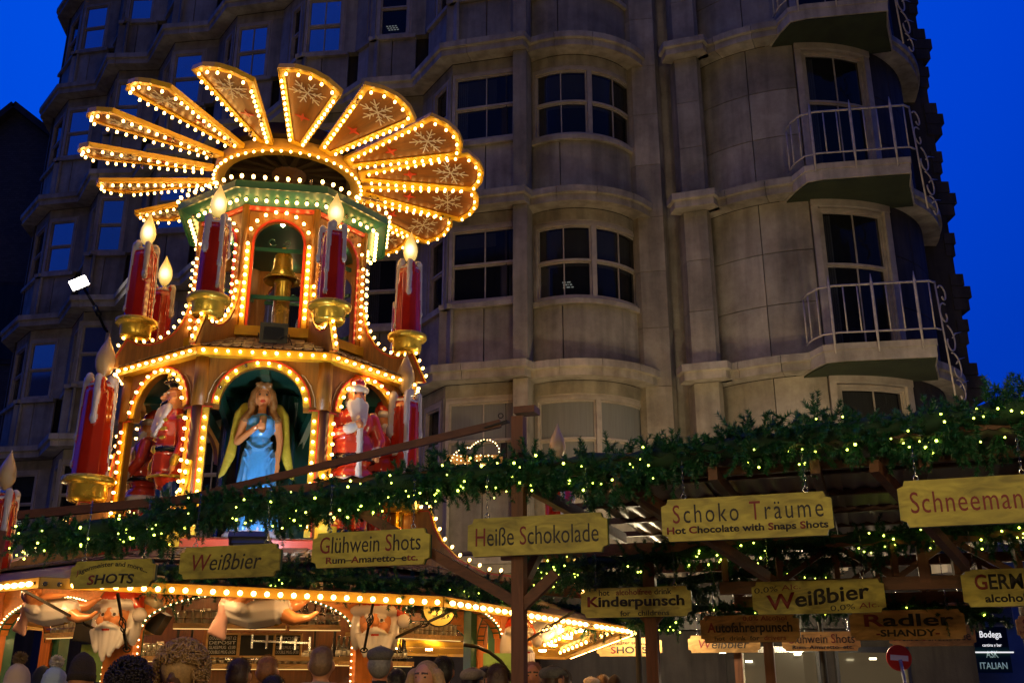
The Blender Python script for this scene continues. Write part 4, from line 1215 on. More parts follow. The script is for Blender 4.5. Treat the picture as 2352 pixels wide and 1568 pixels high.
for i in range(52):
    a = 2*PI*i/52; d = Vector((math.cos(a), math.sin(a), 0)); rb.put(RC+d*.99+Vector((0, 0, -.085)), (d*.5+Vector((0, 0, -.87))))
rb.finish()

# ================================================================ BAR STALL UNDER THE PYRAMID
BCN = Vector((-2.95, 12.5)); EC = Vector((-2.88, 12.5))
RB, RE = 2.95, 4.3
bar = thing('bar_stall', 'octagonal drinks bar with orange arches, lit fascia and shingle roof under the pyramid', 'market stall', (BCN.x, BCN.y, 0))
def bb(name, mb, m_, sub=None): return mb.build(name, m_, sub or bar)
SB = SIDE*RB
BB = BulbSet(bar, 292)
EZ = {0: 2.24, 1: 2.13, 2: 2.0, 3: 1.80, 4: 1.9, 5: 2.1, 6: 2.2, 7: 2.22}
def ek(k, r=RE, dz=0.): 
    p = oc(r, k, EZ[k % 8]+dz, EC); return p
SMALL = bulb_mesh('small_bulb', .009, [M['socket'], M['bulb_soft']], 5, socket=False)
smalls = []
def small(p, d):
    smalls.append(1); o = inst(SMALL, 'small_bulb', bar, to_dir(p, d)) if len(smalls) < 290 else None
ga = []
for f in (0, 1, -1, 2, -2, 3, 4, 5):
    mx = frame(f, RB, 0, BCN)
    q = MB(); q.prism(arch_poly(SB-.02, 1.93, 2.50, SB-.34, 1.93, n=18, ar=.33), .08, mx); bb('arch_board', q, M['wood_orange'])
    arc = [(-(SB/2-.17)*math.cos(PI*i/24), 1.93+.33*math.sin(PI*i/24)) for i in range(25)]
    q = MB(); band(q, [(-x, z) for x, z in arc][::1], -.022, 0, .10, mx @ Matrix.Translation((0, .05, 0))); bb('arch_lining', q, M['green_dark'])
    if f in (0, 1, -1):
        out = mx.to_3x3() @ Vector((0, -1, 0))
        for x, z in along(arc, .052): small(mx @ Vector((x, -.055, z+.012)), out)
        for s in (-1, 1):
            for x, z in along([(s*(SB/2-.155), 1.15), (s*(SB/2-.155), 1.93)], .06): small(mx @ Vector((x, -.05, z)), out)
for k in range(8):
    a = ca(k); c = oc(RB, k, 0, BCN)
    q = MB(); mxx = rad_frame(k, BCN); q.box((RB-.02, 0, 1.22), (.14, .29, 2.44), mxx); post = bb('post', q, M['wood_post'])
    q = MB(); q.box((RB-.13, 0, 1.22), (.10, .2, 2.4), mxx); bb('post_backing', q, M['green'])
# counter
for f in range(8):
    mx = frame(f, RB, 0, BCN)
    q = MB(); q.box((0, .12, .5), (SB-.3, .06, 1.0), mx); c_ = bb('counter_front', q, M['wood_orange'])
    q = MB(); q.box((0, .05, 1.04), (SB-.28, .42, .05), mx); bb('counter_top', q, M['wood_shelf'])
# roof
M['roof_under'] = wood('roof_boards', (.42, .26, .08), 'x', .5)
for k in range(8):
    a, b = ek(k), ek(k+1); c, d = oc(1.9, k+1, 2.80), oc(1.9, k, 2.80)
    q = MB(); up = Vector((0, 0, .03)); q.add([a+up, b+up, c, d, a+up*1.6, b+up*1.6, c+up, d+up], [(0, 1, 2, 3), (7, 6, 5, 4), (0, 4, 5, 1), (1, 5, 6, 2), (2, 6, 7, 3), (3, 7, 4, 0)]); bb('roof_deck', q, M['wood_dark'])
    # soffit boards
    nb_ = 7
    for j in range(nb_):
        t0, t1 = j/nb_, (j+1)/nb_ - .012
        e0, e1 = ek(k, RE-.03), ek(k+1, RE-.03); f0, f1 = oc(RB+.05, k, 2.46, BCN), oc(RB+.05, k+1, 2.46, BCN)
        A = e0.lerp(f0, t0); B = e1.lerp(f1, t0); C_ = e1.lerp(f1, t1); D_ = e0.lerp(f0, t1); dz = Vector((0, 0, .025))
        q = MB(); q.add([A, B, C_, D_, A+dz, B+dz, C_+dz, D_+dz], [(0, 1, 2, 3), (7, 6, 5, 4), (0, 4, 5, 1), (1, 5, 6, 2), (2, 6, 7, 3), (3, 7, 4, 0)]); bb('soffit_board', q, M['yellow'])
    q = MB(); q.bar(a+Vector((0, 0, 0)), b+Vector((0, 0, 0)), .03, .085); bb('eave_board', q, mat('eave_gold', (.42, .24, .02), .5, var=.2, vscale=6))
# eave bulbs
for k in (0, 1, 7, 2):
    a, b = ek(k), ek(k+1); d = (b-a); n = int(d.length/.109) if k != 2 else int(d.length/.085); d1 = d.normalized(); out = Vector((d1.y, -d1.x, 0))
    for i in range(n):
        p = a+d*((i+.5)/n)
        if in_view(p.x, p.y, p.z, 60): BB.put(p+out*.018, out+Vector((0, 0, -.25)), me=BULB_BIG)
# bulb grid under the right-hand soffit
for k in (1, 2):
    e0, e1 = ek(k, RE-.03), ek(k+1, RE-.03); f0, f1 = oc(RB+.05, k, 2.46, BCN), oc(RB+.05, k+1, 2.46, BCN)
    for j in range(6):
        t = (j+.6)/6; A = e0.lerp(f0, t); B = e1.lerp(f1, t); n = int((B-A).length/.25)
        for i in range(n):
            p = A.lerp(B, (i+.5+(.5 if j % 2 else 0))/(n+.5))
            if in_view(p.x, p.y, p.z, 30): BB.put(p, (0.1, -.3, -1), me=BULB_ME)
for k in range(8):
    for t in (.12, .37, .68, .92):
        p = ek(k, 3.85, .06).lerp(ek(k+1, 3.85, .06), t); q = MB(); q.lathe([(.045, -.02), (.05, 0)], 10, Matrix.Translation(p)); bb('canopy_lamp', q, mat('canopy_lamp_glass', (1, .9, .7), .4, emit=(1., .60, .24), estr=125))
for k in (-1, -.6, -.2, .2, .6, 1., 1.4, 2.5, 3.5, 4.5, 5.5):
    p = oc(2.15, k+.3, 2.44, BCN); q = MB(); q.lathe([(.05, -.02), (.055, 0)], 10, Matrix.Translation(p)); bb('interior_lamp', q, M['canopy_lamp'] if 'canopy_lamp' in M else MATS['canopy_lamp_glass'])
# spotlamps cluster and hook at the right eave corner
BB.finish()
for f in (0, 1, -1): shingles(bar, f, 3.15, 2.54, 1.96, 2.80, 6, TC, w=.135, sc_=1.25)
q = MB(); q.lathe([(RB*.98, 2.47), (RB*.98, 2.52)], 8, Matrix.Translation((BCN.x, BCN.y, 0)) @ Matrix.Rotation(YAW+R(22.5), 4, 'Z'), smooth=False); bb('ceiling', q, M['wood_dark'])
# back bar
q = MB(); q.lathe([(1.5, 0), (1.5, 2.46)], 8, Matrix.Translation((BCN.x, BCN.y, 0)) @ Matrix.Rotation(YAW+R(22.5), 4, 'Z'), smooth=False); bb('back_bar_core', q, M['wood_dark'])
M['strip'] = mat('warm_light_strip', (1, .9, .6), .4, emit=(1., .62, .2), estr=1.2)
gl = MB(); gl.lathe([(.026, 0), (.03, .01), (.036, .13), (.033, .13), (.026, .015)], 9); GL_ME = gl.mesh('drinking_glass', M['glass_clear'])
gl = MB(); gl.lathe([(.03, 0), (.032, .02), (.032, .15), (.012, .2), (.012, .27), (.0135, .28)], 10); BO_ME = gl.mesh('bottle', mat('bottle_glass', (.03, .03, .02), .08, coat=1.))
gl = MB(); gl.lathe([(.0325, .05), (.0325, .12)], 10); LB_ME = gl.mesh('bottle_label', mat('bottle_paper', (.55, .5, .4), .7))
def shelf(f, r, z, x0, x1, depth, label, rackz=None, items='glass', rows=2, hang=False):
    mx = frame(f, r, 0, BCN)
    t = thing('shelf', label, 'shelf', mx @ Vector(((x0+x1)/2, 0, z)))
    q = MB(); q.box(((x0+x1)/2, 0, z), (x1-x0, depth, .035), mx); q.build('plank', M['wood_shelf'], t)
    q = MB(); q.box(((x0+x1)/2, -depth/2-.008, z), (x1-x0, .012, .05), mx); q.build('front_edge', M['wood_shelf'], t)
    for hz in (.07, .14):
        q = MB(); q.tube([mx @ Vector((x0, -depth/2+.01, z+hz)), mx @ Vector((x1, -depth/2+.01, z+hz))], .005, 5); q.build('rail', M['steel'], t)
    q = MB(); q.box(((x0+x1)/2, -depth/2+.03, z-.025), (x1-x0, .02, .012), mx); q.build('light_strip', M['strip'], t)
    for x in (x0+.05, x1-.05):
        q = MB(); q.box((x, .02, z+.22), (.02, .02, .4), mx); q.build('hanger', M['iron'], t)
    if rackz:
        q = MB(); q.box(((x0+x1)/2, 0, rackz), (x1-x0, depth, .02), mx); q.build('upper_rack', M['wood_shelf'], t)
    n = int((x1-x0)/.082)
    for rr in range(rows):
        for i in range(n):
            x = x0+.05+(i+.3*rr)*.082+rng.uniform(-.008, .008); y = -depth/2+.06+rr*.1
            if x > x1-.04: continue
            bott = items == 'bottle' and rng.random() < .75
            p = mx @ Vector((x, y, z+.02))
            if bott:
                b = tag(inst(BO_ME, 'bottle', None, Matrix.Translation(p) @ Matrix.Scale(rng.uniform(.75, .95), 4)), 'dark bottle on the '+label, 'bottle', 'bottles on the '+label); inst(LB_ME, 'bottle_label', b, Matrix.Identity(4), False)
            else:
                tag(inst(GL_ME, 'drinking_glass', None, Matrix.Translation(p) @ Matrix.Scale(rng.uniform(.95, 1.15), 4)), 'glass on the '+label, 'glass', 'glasses on the '+label)
shelf(0, RB-.55, 1.99, -.75, .32, .26, 'long front shelf of glasses in the middle arch', items='glass')
shelf(0, RB-.55, 1.985, .36, .86, .26, 'short bottle shelf left of the middle bearded mask', items='bottle')
shelf(1, RB-.5, 1.93, -.85, .75, .26, 'front glass shelf behind the right arch')
shelf(-1, RB-.5, 1.93, -.75, .85, .26, 'front glass shelf behind the left arch')
shelf(0, 1.85, 1.62, -.7, .65, .2, 'lower back shelf behind the middle arch')
shelf(-1, 1.85, 1.70, -.6, .6, .2, 'lower back shelf behind the left arch')
shelf(1, 1.85, 1.66, -.6, .6, .2, 'lower back shelf behind the right arch', items='bottle')
# chalkboards under the shelf
def chalkboard(px0, py0, px1, py1, Y, lines, label):
    a = P(px0, py0, Y); b = P(px1, py1, Y); c = (a+b)/2; w = b.x-a.x; h = a.z-b.z
    t = thing('chalkboard', label, 'chalkboard', c)
    q = MB(); q.box(c, (w, .02, h)); q.build('board', M['board_black'], t)
    q = MB()
    for x in (-1, 1): q.box((c.x+x*w/2, Y, c.z), (.018, .03, h+.018))
    for z in (-1, 1): q.box((c.x, Y, c.z+z*h/2), (w-.018, .03, .018))
    q.build('frame', M['wood_shelf'], t)
    n = len(lines)
    for i, tx in enumerate(lines):
        if not tx: continue
        me = text_mesh('chalk_lettering', [(tx, 2)], h*.58/n, w*.85, extrude=.001); me.transform(Matrix.Translation((0, 0, 0)))
        inst(me, 'chalk_lettering', t, Matrix.Translation((c.x, Y-.012, c.z+h*(.42-(i+.5)*.84/n))))
chalkboard(478, 1455, 545, 1506, 10.45, ['DOUBLE TWIST £2', 'DEPOSIT', 'GLASS/MUG  £3.00', 'DOUBLE MUG £4.50'], 'chalkboard with deposit prices under the shelf, leftmost in the middle arch')
chalkboard(552, 1456, 628, 1507, 10.45, [], 'plain dark chalkboard under the shelf beside the deposit prices')
chalkboard(632, 1456, 690, 1506, 10.5, ['DEPOSIT', '', 'GLASS/MUG £3.00', 'DOUBLE MUG £4.50'], 'right-hand chalkboard with deposit prices behind the middle arch')
q = MB(); a = P(580, 1471, 10.3); b = P(712, 1476, 10.3); q.bar(a, b, .012, .02)
for i in range(5):
    c = a.lerp(b, i/4); q.bar(c+Vector((0, 0, .06)), c-Vector((0, 0, .07)), .02, .03, up=(0, 1, 0))
tag(q.build('optic_rail', M['steel']), 'steel dispenser rail hanging under the middle shelf', 'rail')
# dark hanging speakers / panels
def tiltbox(px, py, Y, w, h, d, rot, label, cat, name, m_):
    c = P(px, py, Y); q = MB(); mx = Matrix.Translation(c) @ Matrix.Rotation(rot, 4, 'Y'); q.box((0, 0, 0), (w, d, h), mx); tag(q.build(name, m_), label, cat); return c
tiltbox(350, 1420, 9.9, .26, .2, .2, .5, 'black loudspeaker hanging beside the left bearded mask', 'loudspeaker', 'loudspeaker', M['black'])
tiltbox(205, 1432, 10.2, .2, .34, .15, .1, 'tall dark cabinet hanging inside the left arch', 'cabinet', 'hanging_cabinet', M['black'])
M['green_glow'] = mat('pale_green_board', (.25, .42, .12), .3, coat=.6, var=.2, vscale=8)
tiltbox(225, 1522, 10.3, .35, .35, .05, 0, 'pale green glossy board inside the left arch', 'board', 'back_board', M['green_glow'])
tiltbox(1225-70, 1535, 10.6, .4, .3, .05, 0, 'pale green glossy board behind the right arch', 'board', 'back_board', M['green_glow'])
tiltbox(705, 1512, 10.4, .9, .04, .1, 0, 'wooden ledge below the chalkboards', 'ledge', 'ledge', M['wood_shelf'])

# ---- bearded masks on the posts
def santa_head(loc, rz, label, s=1.0):
    p = [('e', (0, -.02, .03), (.125, .10, .14), 0), ('e', (0, -.135, .02), (.026, .045, .03), 0), ('c', (0, -.11, .09), (0, -.15, .02), .018, .026, 0),
         ('e', (.065, -.10, .0), (.042, .035, .04), 0), ('e', (-.065, -.10, .0), (.042, .035, .04), 0),
         ('c', (.02, -.125, .082), (.085, -.10, .08), .013, .009, 1), ('c', (-.02, -.125, .082), (-.085, -.10, .08), .013, .009, 1),
         ('e', (.048, -.116, .05), (.025, .012, .014), 1), ('e', (-.048, -.116, .05), (.025, .012, .014), 1), ('e', (.05, -.126, .05), (.012, .009, .012), 4), ('e', (-.046, -.126, .05), (.012, .009, .012), 4),
         ('c', (.008, -.15, -.035), (.085, -.12, -.06), .027, .014, 1), ('c', (-.008, -.15, -.035), (-.085, -.12, -.06), .027, .014, 1), ('e', (0, -.137, -.068), (.03, .02, .014), 2),
         ('e', (0, -.05, -.13), (.13, .085, .10), 1), ('e', (.145, .02, -.03), (.05, .08, .17), 1), ('e', (-.145, .02, -.03), (.05, .08, .17), 1)]
    for i, x in enumerate((-.13, -.09, -.045, 0, .045, .09, .13)):
        L = -.31 + abs(x)*.75; p.append(('c', (x, -.12+abs(x)*.3, -.08), (x*.72+.008*(-1)**i, -.115, L), .031, .017, 1))
    for x0, x1 in ((-.16, -.06), (-.06, .06), (.06, .16)):
        p.append(('c', (x0, -.11+abs(x0)*.55, .135), (x1, -.11+abs(x1)*.55, .135), .047, .047, 1))
    p += [('e', (0, .02, .18), (.155, .13, .11), 2), ('c', (.03, 0, .25), (.17, -.01, .17), .09, .06, 2), ('c', (.16, -.02, .17), (.215, -.05, .10), .055, .035, 2), ('e', (.225, -.07, .045), (.055, .055, .06), 1)]
    return tag(sculpt('santa_mask', p, [M['skin_fig'], M['white_fig'], M['red_fig'], M['white_fig'], M['eye_fig']], voxel=.0085, smooth=2, mx=None), label, 'mask')
h0 = santa_head(None, 0, 'white-bearded mask with red hat on the left post, half crossed by an iron rod')
def place(o, loc, rz=0, s=1., flip=False):
    o.location = loc; o.rotation_euler = (0, 0, rz); o.scale = (-s if flip else s, s, s)
mxk = lambda k, r, z: oc(r, k, z, BCN)
place(h0, mxk(0, RB+.14, 2.0), R(-10), 1.0); h0.scale = (1.22, 1.1, 1.1)
h1 = h0.copy(); COL.objects.link(h1); place(h1, mxk(1, RB+.14, 1.97), R(8), 1.04, False); h1.scale = (1.2, 1.1, 1.1); h1['label'] = 'white-bearded mask with red hat on the middle post, facing the camera'
h2 = h0.copy(); COL.objects.link(h2); place(h2, mxk(2, RB+.14, 1.86), R(52), 1.0, False); h2.scale = (1.2, 1.1, 1.1); h2['label'] = 'white-bearded mask cut by the big timber post at the right arch'
# ---- cherubs
def cherub():
    S, W, Hh, Pk, Y_ = 0, 1, 2, 3, 4
    p = [('c', (-.20, 0, 0), (-.02, 0, -.02), .10, .135, W), ('c', (-.02, 0, -.02), (.16, 0, 0), .135, .12, W), ('c', (.17, -.02, .02), (.17, -.02, -.1), .035, .03, Y_), ('c', (.165, .03, .1), (.17, -.05, .02), .03, .035, Y_),
         ('e', (-.16, -.10, .15), (.085, .085, .095), S), ('e', (-.18, -.08, .20), (.09, .085, .06), Hh), ('e', (-.24, -.07, .15), (.05, .07, .07), Hh), ('e', (-.10, -.16, .14), (.02, .02, .02), S), ('e', (-.13, -.17, .17), (.012, .008, .01), 5), ('e', (-.20, -.17, .165), (.012, .008, .01), 5),
         ('c', (-.12, -.10, .06), (.0, -.14, .12), .05, .035, S), ('c', (.0, -.14, .12), (.14, -.12, .13), .036, .026, S), ('e', (.17, -.12, .13), (.035, .025, .02), S), ('c', (-.22, .04, .04), (-.13, -.06, .06), .055, .05, W), ('c', (-.18, -.07, .03), (-.10, -.13, .0), .06, .05, W),
         ('c', (.16, -.03, .0), (.30, -.04, -.07), .078, .05, S), ('c', (.30, -.04, -.07), (.42, -.04, -.06), .05, .028, S), ('c', (.42, -.04, -.06), (.48, -.05, -.02), .026, .018, S),
         ('c', (.16, .05, .05), (.30, .06, .04), .07, .05, S), ('c', (.30, .06, .04), (.40, .06, .10), .045, .028, S), ('c', (.40, .06, .1), (.45, .04, .11), .025, .018, S)]
    for i in range(4): p.append(('c', (-.24, -.02-.015*i, -.02+.02*i), (-.33+.035*i, -.05, -.17-.015*i), .045, .022, Pk))
    return sculpt('cherub', p, [M['skin_fig'], M['white_fig'], M['hair_fig'], M['pink_fig'], M['gold_fig'], M['eye_fig']], voxel=.0105, smooth=2)
ch = cherub(); ch['label'] = 'painted cherub in a white robe lying under the fascia above the middle arch'; ch['category'] = 'cherub figure'
place(ch, P(588, 1400, 9.3), R(4), 1.15)
c2 = ch.copy(); COL.objects.link(c2); place(c2, P(120, 1402, 9.3), R(-8), .95); c2['label'] = 'painted cherub in a white robe under the fascia at far left, beside the left mask'
# ---- round notice
c = P(1008, 1398, 9.55); t = thing('round_notice', 'round yellow notice asking for rubbish to go in the bins', 'sign', c)
mx = Matrix.Translation(c) @ Matrix.Rotation(R(20), 4, 'Z') @ Matrix.Rotation(R(90), 4, 'X')
q = MB(); q.lathe([(.15, -.01), (.15, .01)], 32, mx, smooth=False); q.build('disc', mat('notice_yellow', (.72, .55, .12), .5), t)
q = MB(); q.lathe([(.15, -.014), (.162, -.014), (.162, .014), (.15, .014)], 32, mx, smooth=False, ring=True); q.build('rim', M['iron'], t)
for tx, w, z in (('Please place rubbish', .25, .075), ('in the bins provided', .26, .01), ('Thank you', .13, -.075)):
    me = text_mesh('lettering', [(tx, 0)], .036, w, bold=.012); inst(me, 'lettering', t, Matrix.Translation(c) @ Matrix.Rotation(R(20), 4, 'Z') @ Matrix.Translation((0, -.012, z)))
# ---- camera on the facade, iron rods
c = P(368, 1388, 9.3); q = MB(); q.tube([c+Vector((-.14, .1, .05)), c+Vector((.0, -.04, .0))], .045, 12); q.tube([c+Vector((-.14, .1, .05)), c+Vector((-.16, .25, .08))], .015, 5); tag(q.build('security_camera', mat('camera_beige', (.4, .33, .2), .4)), 'beige cylindrical security camera beside the left mask', 'security camera')
def rod(a, b, basket, label):
    a = Vector(a); b = Vector(b); t = thing('iron_rod', label, 'iron rod', a)
    q = MB(); d = (b-a); L = d.length; m0 = a.lerp(b, basket-.09/L); m1 = a.lerp(b, basket+.09/L)
    q.bar(a, m0, .02, .02); q.build('bar', M['iron'], t); q = MB(); q.bar(m1, b, .02, .02); q.build('bar', M['iron'], t)
    q = MB(); mx = to_dir(a.lerp(b, basket), d)
    for k in range(4):
        q.tube([mx @ Vector((.028*math.sin(PI*i/10)*math.cos(k*PI/2+i*.32), .028*math.sin(PI*i/10)*math.sin(k*PI/2+i*.32), -.095+.19*i/10)) for i in range(11)], .006, 4)
    q.build('twisted_basket', M['iron'], t)
    q = MB(); q.tube([b + mx.to_3x3() @ Vector((.03*math.cos(i*.6), 0, .03*math.sin(i*.6))) for i in range(11)], .007, 5); q.build('ring', M['iron'], t)
rod(P(50, 1353, 8.7), P(250, 1462, 9.6), .62, 'twisted iron rod slanting down to the left post')
rod(P(270, 1362, 8.6), P(291, 1490, 9.0), .55, 'iron rod crossing the face of the left mask')
rod(P(858, 1378, 8.8), P(836, 1492, 9.3), .38, 'iron rod hanging across the middle mask')
rod(P(1052, 1394, 9.0), P(905, 1466, 9.9), .5, 'twisted iron rod slanting right of the middle mask')
rod(P(1320, 1402, 9.6), P(1195, 1480, 10.2), .5, 'twisted iron rod under the bulb-lit soffit at right')
# ---- wrought iron arch bracket
q = MB(); q.tube([P(1095-30, 1480, 10.0)+Vector((.5*math.sin(t*PI/12), 0, -.5*(1-math.cos(t*PI/12)))) for t in range(7)], .02, 6)
tag(q.build('arch_bracket', M['iron']), 'curved iron bracket inside the right arch', 'bracket')

# ================================================================ FIGURES ON THE LOWER TIER
def figure(name, p, mats, label, cat, loc, rz, s=1., voxel=.013, smooth=3):
    o = sculpt(name, p, mats, voxel=voxel, smooth=smooth); tag(o, label, cat); place(o, loc, rz, s); return o
# angel
A_ = [('e', (0, 0, .06), (.34, .30, .09), 5), ('e', (0, 0, .12), (.30, .26, .06), 5)]
for i in range(16):
    a = 2*PI*i/16; rr = .27 if i % 2 else .235
    A_.append(('c', (.13*math.cos(a), .12*math.sin(a), 1.02), (rr*math.cos(a), rr*.92*math.sin(a), .12), .055, .045 if i % 2 else .06, 1))
A_ += [('e', (0, 0, .6), (.17, .16, .55), 1), ('e', (0, 0, 1.10), (.155, .12, .14), 1), ('e', (0, -.01, 1.32), (.165, .115, .17), 1), ('e', (.08, -.09, 1.36), (.07, .06, .07), 1), ('e', (-.08, -.09, 1.36), (.07, .06, .07), 1)]
for i in range(3):   # draped folds at the front
    z = 1.12-.09*i; w = .14+.012*i; dpt = .09+.05*i
    for j in range(6):
        x0 = -w+2*w*j/6; x1 = -w+2*w*(j+1)/6; f_ = lambda x: z-dpt*(1-(x/w)**2)
        A_.append(('c', (x0, -.15-.02*(1-(x0/w)**2), f_(x0)), (x1, -.15-.02*(1-(x1/w)**2), f_(x1)), .016, .016, 1))
A_ += [('c', (0, 0, 1.46), (0, -.01, 1.58), .055, .05, 0), ('e', (0, -.02, 1.68), (.085, .10, .12), 0), ('e', (0, -.118, 1.665), (.014, .02, .022), 0), ('e', (0, -.108, 1.612), (.030, .016, .013), 4), ('e', (.036, -.105, 1.692), (.020, .012, .011), 6), ('e', (-.036, -.105, 1.692), (.020, .012, .011), 6), ('c', (.015, -.10, 1.722), (.06, -.09, 1.722), .007, .006, 3), ('c', (-.015, -.10, 1.722), (-.06, -.09, 1.722), .007, .006, 3),
       ('e', (.04, -.09, 1.655), (.03, .025, .03), 0), ('e', (-.04, -.09, 1.655), (.03, .025, .03), 0),
       ('e', (0, .03, 1.75), (.115, .11, .095), 2), ('e', (0, -.03, 1.80), (.10, .09, .05), 2)]
for s in (-1, 1):
    pts = [(s*.10, -.02, 1.74), (s*.13, -.02, 1.62), (s*.12, .0, 1.52), (s*.17, -.03, 1.44), (s*.185, -.05, 1.41)]
    for a, b in zip(pts, pts[1:]): A_.append(('c', a, b, .045, .042, 2))
    pts = [(s*.07, .08, 1.7), (s*.12, .09, 1.5), (s*.11, .10, 1.42)]
    for a, b in zip(pts, pts[1:]): A_.append(('c', a, b, .06, .05, 2))
for i in range(5): A_.append(('e', (-.08+.04*i, -.09, 1.82+.012*(i % 2)), (.022, .02, .03), 2))
# arms: his right arm bent up holding a mug, left arm down
A_ += [('c', (-.18, .0, 1.43), (-.25, -.02, 1.13), .055, .045, 0), ('c', (-.25, -.02, 1.13), (-.06, -.20, 1.27), .045, .032, 0), ('e', (-.01, -.22, 1.29), (.04, .035, .035), 0)]
for i in range(4): A_.append(('c', (-.03, -.25, 1.31-.018*i), (.045, -.245, 1.31-.018*i), .011, .009, 0))
A_ += [('c', (-.02, -.21, 1.33), (.0, -.25, 1.35), .012, .01, 0), ('c', (.02, -.20, 1.25), (.02, -.20, 1.39), .042, .045, 3), ('e', (.02, -.20, 1.41), (.047, .047, .018), 7),
       ('c', (.18, .0, 1.43), (.23, -.0, 1.15), .052, .042, 0), ('c', (.23, .0, 1.15), (.22, -.05, .92), .042, .03, 0), ('e', (.22, -.06, .86), (.03, .03, .05), 0)]
for i in range(4): A_.append(('c', (.205+.012*i, -.075, .85), (.205+.012*i, -.085, .77), .010, .008, 0))
for s in (-1, 1):
    for q_ in range(5):
        u = q_/4; pts = [(s*(.10+.02*u), .13, 1.40-.1*u), (s*(.19+.02*u), .14, 1.60-.16*u), (s*(.27+.015*u), .14, 1.50-.2*u), (s*(.31-.01*u), .13, 1.15-.14*u), (s*(.42-.05*u), .12, .74+.04*u)]
        for i in range(len(pts)-1): A_.append(('c', pts[i], pts[i+1], (.04, .055, .05, .045)[i], (.055, .05, .045, .016)[i], 8))
angel = figure('angel_figure', A_, [M['skin_fig'], M['dress'], M['hair_fig'], M['brown_fig'], M['red_fig'], mat('cloud_base', (.55, .5, .6), .3, coat=.5), M['eye_fig'], M['green'], M['wing_fig']],
               'painted angel in a light blue gown holding a mug in the front arch', 'angel figure', (TC.x+.17, TC.y-1.18, 2.95), R(14), 1.0, voxel=.0125)
def santa_prims():
    p = [('e', (-.09, -.06, .05), (.075, .13, .06), 3), ('e', (.09, -.06, .05), (.075, .13, .06), 3), ('c', (-.09, 0, .1), (-.09, 0, .45), .085, .11, 2), ('c', (.09, 0, .1), (.09, 0, .45), .085, .11, 2),
         ('e', (0, 0, .62), (.235, .20, .14), 2), ('e', (0, -.01, .90), (.22, .19, .24), 2), ('e', (0, 0, 1.18), (.20, .15, .18), 2)]
    for i in range(14):
        a = 2*PI*i/14; b = 2*PI*(i+1)/14
        p.append(('c', (.24*math.cos(a), .205*math.sin(a), .55), (.24*math.cos(b), .205*math.sin(b), .55), .05, .05, 1))
        p.append(('c', (.222*math.cos(a), .19*math.sin(a)-.01, .80), (.222*math.cos(b), .19*math.sin(b)-.01, .80), .03, .03, 3))
    p += [('e', (0, -.215, .80), (.04, .02, .035), 5), ('c', (0, -.2, .60), (0, -.19, 1.2), .032, .032, 1),
          ('e', (0, -.02, 1.44), (.10, .105, .125), 0), ('e', (0, -.13, 1.44), (.02, .028, .024), 0), ('e', (.045, -.10, 1.42), (.03, .025, .028), 0), ('e', (-.045, -.10, 1.42), (.03, .025, .028), 0),
          ('e', (.037, -.105, 1.475), (.017, .013, .012), 4), ('e', (-.037, -.105, 1.475), (.017, .013, .012), 4), ('c', (.015, -.105, 1.50), (.06, -.09, 1.50), .010, .008, 1), ('c', (-.015, -.105, 1.50), (-.06, -.09, 1.50), .010, .008, 1),
          ('c', (.01, -.125, 1.40), (.07, -.10, 1.375), .022, .012, 1), ('c', (-.01, -.125, 1.40), (-.07, -.10, 1.375), .022, .012, 1), ('e', (0, -.12, 1.372), (.018, .012, .008), 2)]
    for x in (-.08, -.04, 0, .04, .08): p.append(('c', (x, -.10+abs(x)*.4, 1.37), (x*.6, -.17, 1.08-.02+abs(x)), .045, .02, 1))
    for i in range(10):
        a = PI*i/9+PI; b = PI*(i+1)/9+PI
        p.append(('c', (.10*math.cos(a*1), .10*math.sin(a)-.01, 1.53), (.10*math.cos(b), .10*math.sin(b)-.01, 1.53), .034, .034, 1))
    p += [('e', (0, .08, 1.53), (.10, .04, .035), 1), ('e', (0, .0, 1.59), (.105, .10, .09), 2), ('c', (0, .02, 1.66), (.06, .08, 1.62), .06, .045, 2), ('c', (.06, .08, 1.62), (.10, .12, 1.5), .045, .03, 2), ('e', (.11, .13, 1.46), (.045, .045, .045), 1),
          ('e', (0, .06, 1.42), (.10, .07, .11), 1),
          ('c', (-.19, 0, 1.25), (-.27, -.04, 1.02), .075, .065, 2), ('c', (-.27, -.04, 1.02), (-.10, -.22, 1.08), .06, .05, 2), ('c', (-.13, -.2, 1.07), (-.09, -.22, 1.09), .058, .058, 1), ('e', (-.04, -.25, 1.12), (.04, .035, .045), 0),
          ('c', (.19, 0, 1.25), (.28, -.02, 1.0), .075, .065, 2), ('c', (.28, -.02, 1.0), (.20, -.16, .86), .06, .05, 2), ('c', (.21, -.15, .88), (.19, -.18, .85), .056, .056, 1), ('e', (.17, -.21, .82), (.04, .04, .045), 0)]
    for i in range(4):
        p.append(('c', (-.045+.005*i, -.28, 1.14-.018*i), (.0, -.275, 1.135-.018*i), .010, .009, 0)); p.append(('c', (.155+.014*i, -.235, .80), (.155+.014*i, -.23, .75), .010, .009, 0))
    p += [('c', (-.045, -.25, 1.15), (-.02, -.275, 1.17), .011, .009, 0), ('c', (.19, -.225, .83), (.155, -.25, .81), .011, .009, 0)]
    return p
SM = [M['skin_fig'], M['white_fig'], M['red_fig'], M['black_fig'], M['eye_fig'], M['gold_fig']]
s1 = figure('santa_figure', santa_prims(), SM, 'painted white-bearded figure in a red coat, hand on chest, right of the angel', 'santa figure', P(806, 1125, 11.35)*1.0, R(28), 1.14)
s1.location.z = 2.98
def cp(o, loc, rz, s, label):
    c = o.copy(); COL.objects.link(c); place(c, loc, rz, s); c['label'] = label; return c
cp(s1, (P(873, 1100, 11.95).x, 11.95, 2.95), R(75), 1.06, 'painted figure in red coat and hat seen from the side, behind the dark red candle')
